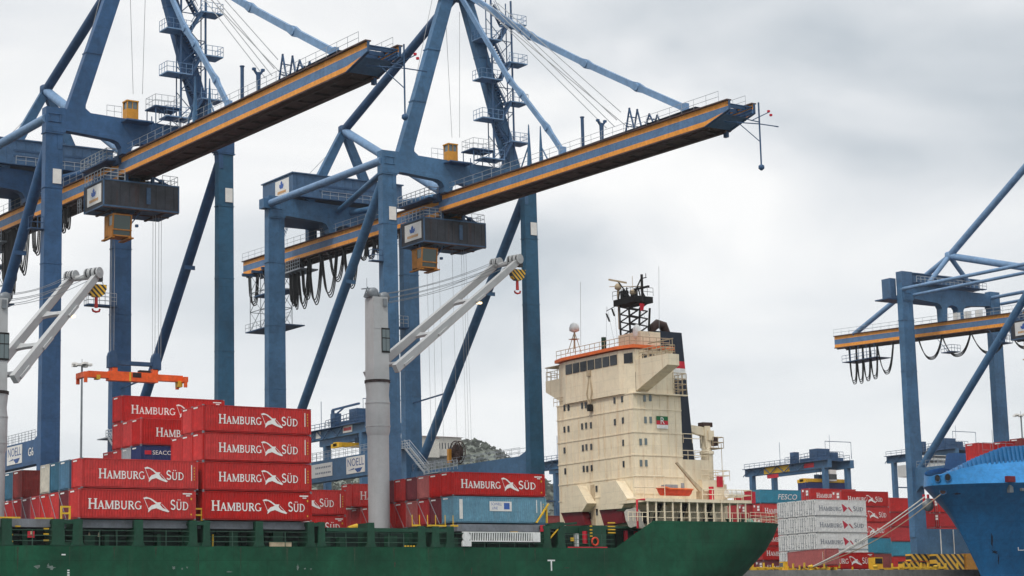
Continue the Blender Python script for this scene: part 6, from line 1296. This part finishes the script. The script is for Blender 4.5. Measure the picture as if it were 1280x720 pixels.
m = MB(); q = on(1228, 553, 1, 193); m.rail([(q.x, 193, q.z-2), (q.x+6, 193, q.z-2)], 2.0, 1.5, .03); m.tube([(q.x+2, 193, q.z-1), (q.x+2, 193, q.z+1.8)], .05, 4); m.build('foremast_rail', 'steel_grey', bs)
# mooring lines
e_ = on(1014, 716, 1, 210.2)
for i, (u, v, vb, mt, r, lab) in enumerate(((1156, 621, 711, 'rope_pale', .085, 'pale mooring line, upper of the lines from the blue bow down to the quay'), (1158, 625, 714, 'rope_pale', .07, 'white mooring line, middle one running from the blue bow to the bollard'), (1179, 615, 717, 'rope_tan', .07, 'tan mooring line coming from the hawse hole of the blue bow'))):
    a = on(u, v, 1, 197.2) if i < 2 else on_bow(u, v, 195.5)+V((0, -.1, 0)); b = V((e_.x, 210.2, ZQ+.5))+V((.2*i, .1*i, 0)); pts = []
    for k in range(17): t_ = k/16; p_ = a+(b-a)*t_; p_.z -= (.5+.5*(i == 2))*math.sin(math.pi*t_)*1.2; pts.append(p_)
    m = MB(); m.tube(pts, r, 6); tag(m.build('mooring_line', mt), lab, 'rope', 'mooring lines of the blue ship')
m = MB(); c = on(1160, 631, 1, 199); m.lathe(c, [(.2, -.4), (.9, -.2), (.9, .2), (.2, .4)], 12, 0, 'y'); m.cbox(c+V((-.7, 0, .9)), (.3, .2, 1.0), 1); m.cbox(c+V((.1, 0, 1.0)), (.3, .2, .8), 1); o = m.build('rat_guard', ['steel_grey', 'flag_red']); tag(o, 'grey disc with red pegs on the mooring lines under the blue bow', 'rat guard')
# bridge deck of a far ship beyond the crane beam
fs = thing('harbour_ferry', 'small white vessel superstructure showing above the beam of the far crane', 'vessel', (300, 300, ZQ))
Yf_ = 262
a, b = on(1152, 583, 1, Yf_), on(1208, 580, 1, Yf_)
m = MB(); m.box((a.x, Yf_, a.z-1.5), (b.x, Yf_+6, a.z+.6)); m.box((a.x+2.2, Yf_+1, a.z+.6), (b.x-1, Yf_+5, a.z+1.6)); m.box((a.x+3.2, Yf_+1.5, a.z+1.6), (b.x-2.2, Yf_+4.5, a.z+2.3)); m.build('superstructure', 'white_panel', fs)
m = MB(); m.box((a.x+2.6, Yf_+.95, a.z+.8), (b.x-1.6, Yf_+1, a.z+1.35)); m.box((a.x+3.6, Yf_+1.45, a.z+1.75), (b.x-2.6, Yf_+1.5, a.z+2.2)); m.build('window', 'glass_dark', fs)
m = MB(); m.rail([(a.x, Yf_, a.z+.6), (b.x, Yf_, a.z+.6)], 1.0, 1.0, .05); m.rail([(a.x+2.2, Yf_+1, a.z+1.6), (a.x+4.5, Yf_+1, a.z+1.6)], 1.3, .5, .06); m.tube([(a.x+2.8, Yf_+2, a.z+1.5), (a.x+2.8, Yf_+2, a.z+4.4)], .05, 4); m.build('railing', 'steel_grey', fs)
# ================================================================ LAMP MASTS
def lamp_mast(u, v, Y, label):
    q = on(u, v, 1, Y); m = thing('lamp_mast', label, 'lamp mast', (q.x, Y, ZQ), 'floodlight masts'); s = MB(); s.tube([(q.x, Y, ZQ), (q.x, Y, q.z)], .28, 8, r2=.17); s.build('pole', 'steel_grey', m)
    s = MB(); s.lathe((q.x, Y, q.z), [(.9, -.06), (.9, .06)], 12); s.tube([(q.x, Y, q.z), (q.x, Y, q.z+1.0)], .05, 4); s.build('head_ring', 'steel_grey', m)
    for i in range(8):
        a = i*math.pi/4; s = MB(); s.cbox((q.x+1.35*math.cos(a), Y+1.35*math.sin(a), q.z+.12*(-1)**i), (.8, .8, .32)); s.build('floodlight', 'white_panel', m)
lamp_mast(102.5, 456, 330, 'thin grey floodlight mast under the orange spreader')
lamp_mast(1276, 519, 330, 'grey floodlight mast above the blue ship')
# ================================================================ HILL, FORTRESS, FAR TREES
hl = MB(); YH = 1400
prof = [(240, 640), (380, 600), (400, 597), (455, 590), (500, 572), (528, 560), (545, 556), (600, 557), (622, 566), (640, 577), (665, 590), (690, 604), (720, 640)]
import mathutils.noise as mn
rows = []
for k in range(15):
    row = []
    for i in range(73):
        t_ = i/72*(len(prof)-1); j = min(int(t_), len(prof)-2); f_ = t_-j
        u = prof[j][0]+(prof[j+1][0]-prof[j][0])*f_; v = prof[j][1]+(prof[j+1][1]-prof[j][1])*f_
        q = on(u, v, 1, YH); s = (k-7)/7; h = (q.z-ZQ)*(1-abs(s)**1.8)
        row.append((q.x, YH+s*170+ (20 if k else 0), ZQ-1+max(0, h+mn.noise((q.x*.02, k*.7, 0))*9*(1-abs(s)))))
    rows.append(row)
hl.grid(rows, 0, True); struct(hl.build('hill', 'hill_green_hazed'))
lf = MB(); rng = random.Random(21)
for i in range(2600):
    k = rng.randrange(0, 8); i_ = rng.randrange(0, 72); p_ = V(rows[k][i_]).lerp(V(rows[k+1][i_+1]), rng.random()); r = rng.uniform(1.5, 4.2)
    if p_.z < ZQ+6: continue
    for j in range(3):
        c = p_+V((rng.gauss(0, 2), rng.gauss(0, 2), rng.uniform(0, 3.0))); a = V((rng.gauss(0, 1), rng.gauss(0, 1), rng.gauss(0, 1))).normalized(); b = a.cross(V((.3, .5, .8))).normalized(); lf.add([c-a*r*.7, c+b*r*.6, c+a*r*.7, c-b*r*.6], [(0, 1, 2, 3)])
o = lf.build('hill_wood', 'leaf_hazed'); o['kind'] = 'stuff'
q0, q1 = on(527, 556, 1, YH-25), on(577, 556, 1, YH-25); zt1 = on(550, 546, 1, YH-25).z; zr = on(550, 542.5, 1, YH-25).z
ft = thing('hilltop_monastery', 'white walled building with red tiled roof on the green hill', 'building', (q0.x, YH-25, q0.z))
m = MB(); m.box((q0.x, YH-25, q0.z-8), (q1.x, YH+8, zt1)); m.box((q0.x+4, YH-29, q0.z-10), (q0.x+14, YH-25, zt1-2)); m.build('wall', 'stucco', ft)
m = MB(); y0, y1 = YH-27, YH+10; m.prism([(q0.x-1, y0, zt1), (q0.x-1, y1, zt1), (q0.x-1, (y0+y1)/2, zr)], (q1.x-q0.x+2, 0, 0)); m.prism([(q0.x+3.5, YH-29.5, zt1-2), (q0.x+14.5, YH-29.5, zt1-2), (q0.x+9, YH-29.5, zr-2.5)], (0, 5, 0)); m.build('roof', 'roof_tile', ft)
for i in range(7):
    x = q0.x+16+i*(q1.x-q0.x-18)/7; m = MB(); m.box((x, YH-25.12, q0.z-2.5), (x+1.2, YH-25, q0.z+2.2)); m.build('window', 'glass_dark', ft)

# ================================================================ HAZE
hm = bpy.data.materials.new('haze'); hm.use_nodes = True; ht = hm.node_tree; ht.nodes.clear()
ho_ = ht.nodes.new('ShaderNodeOutputMaterial'); pv = ht.nodes.new('ShaderNodeVolumePrincipled'); pv.inputs['Color'].default_value = (.93, .95, .97, 1); pv.inputs['Density'].default_value = .00008; pv.inputs['Anisotropy'].default_value = .2
ht.links.new(pv.outputs[0], ho_.inputs['Volume']); MATS['haze'] = hm
mb = MB(); mb.box((-900, -500, -7), (2700, 2700, 230)); hb_ = mb.build('haze', 'haze'); hb_['kind'] = 'stuff'
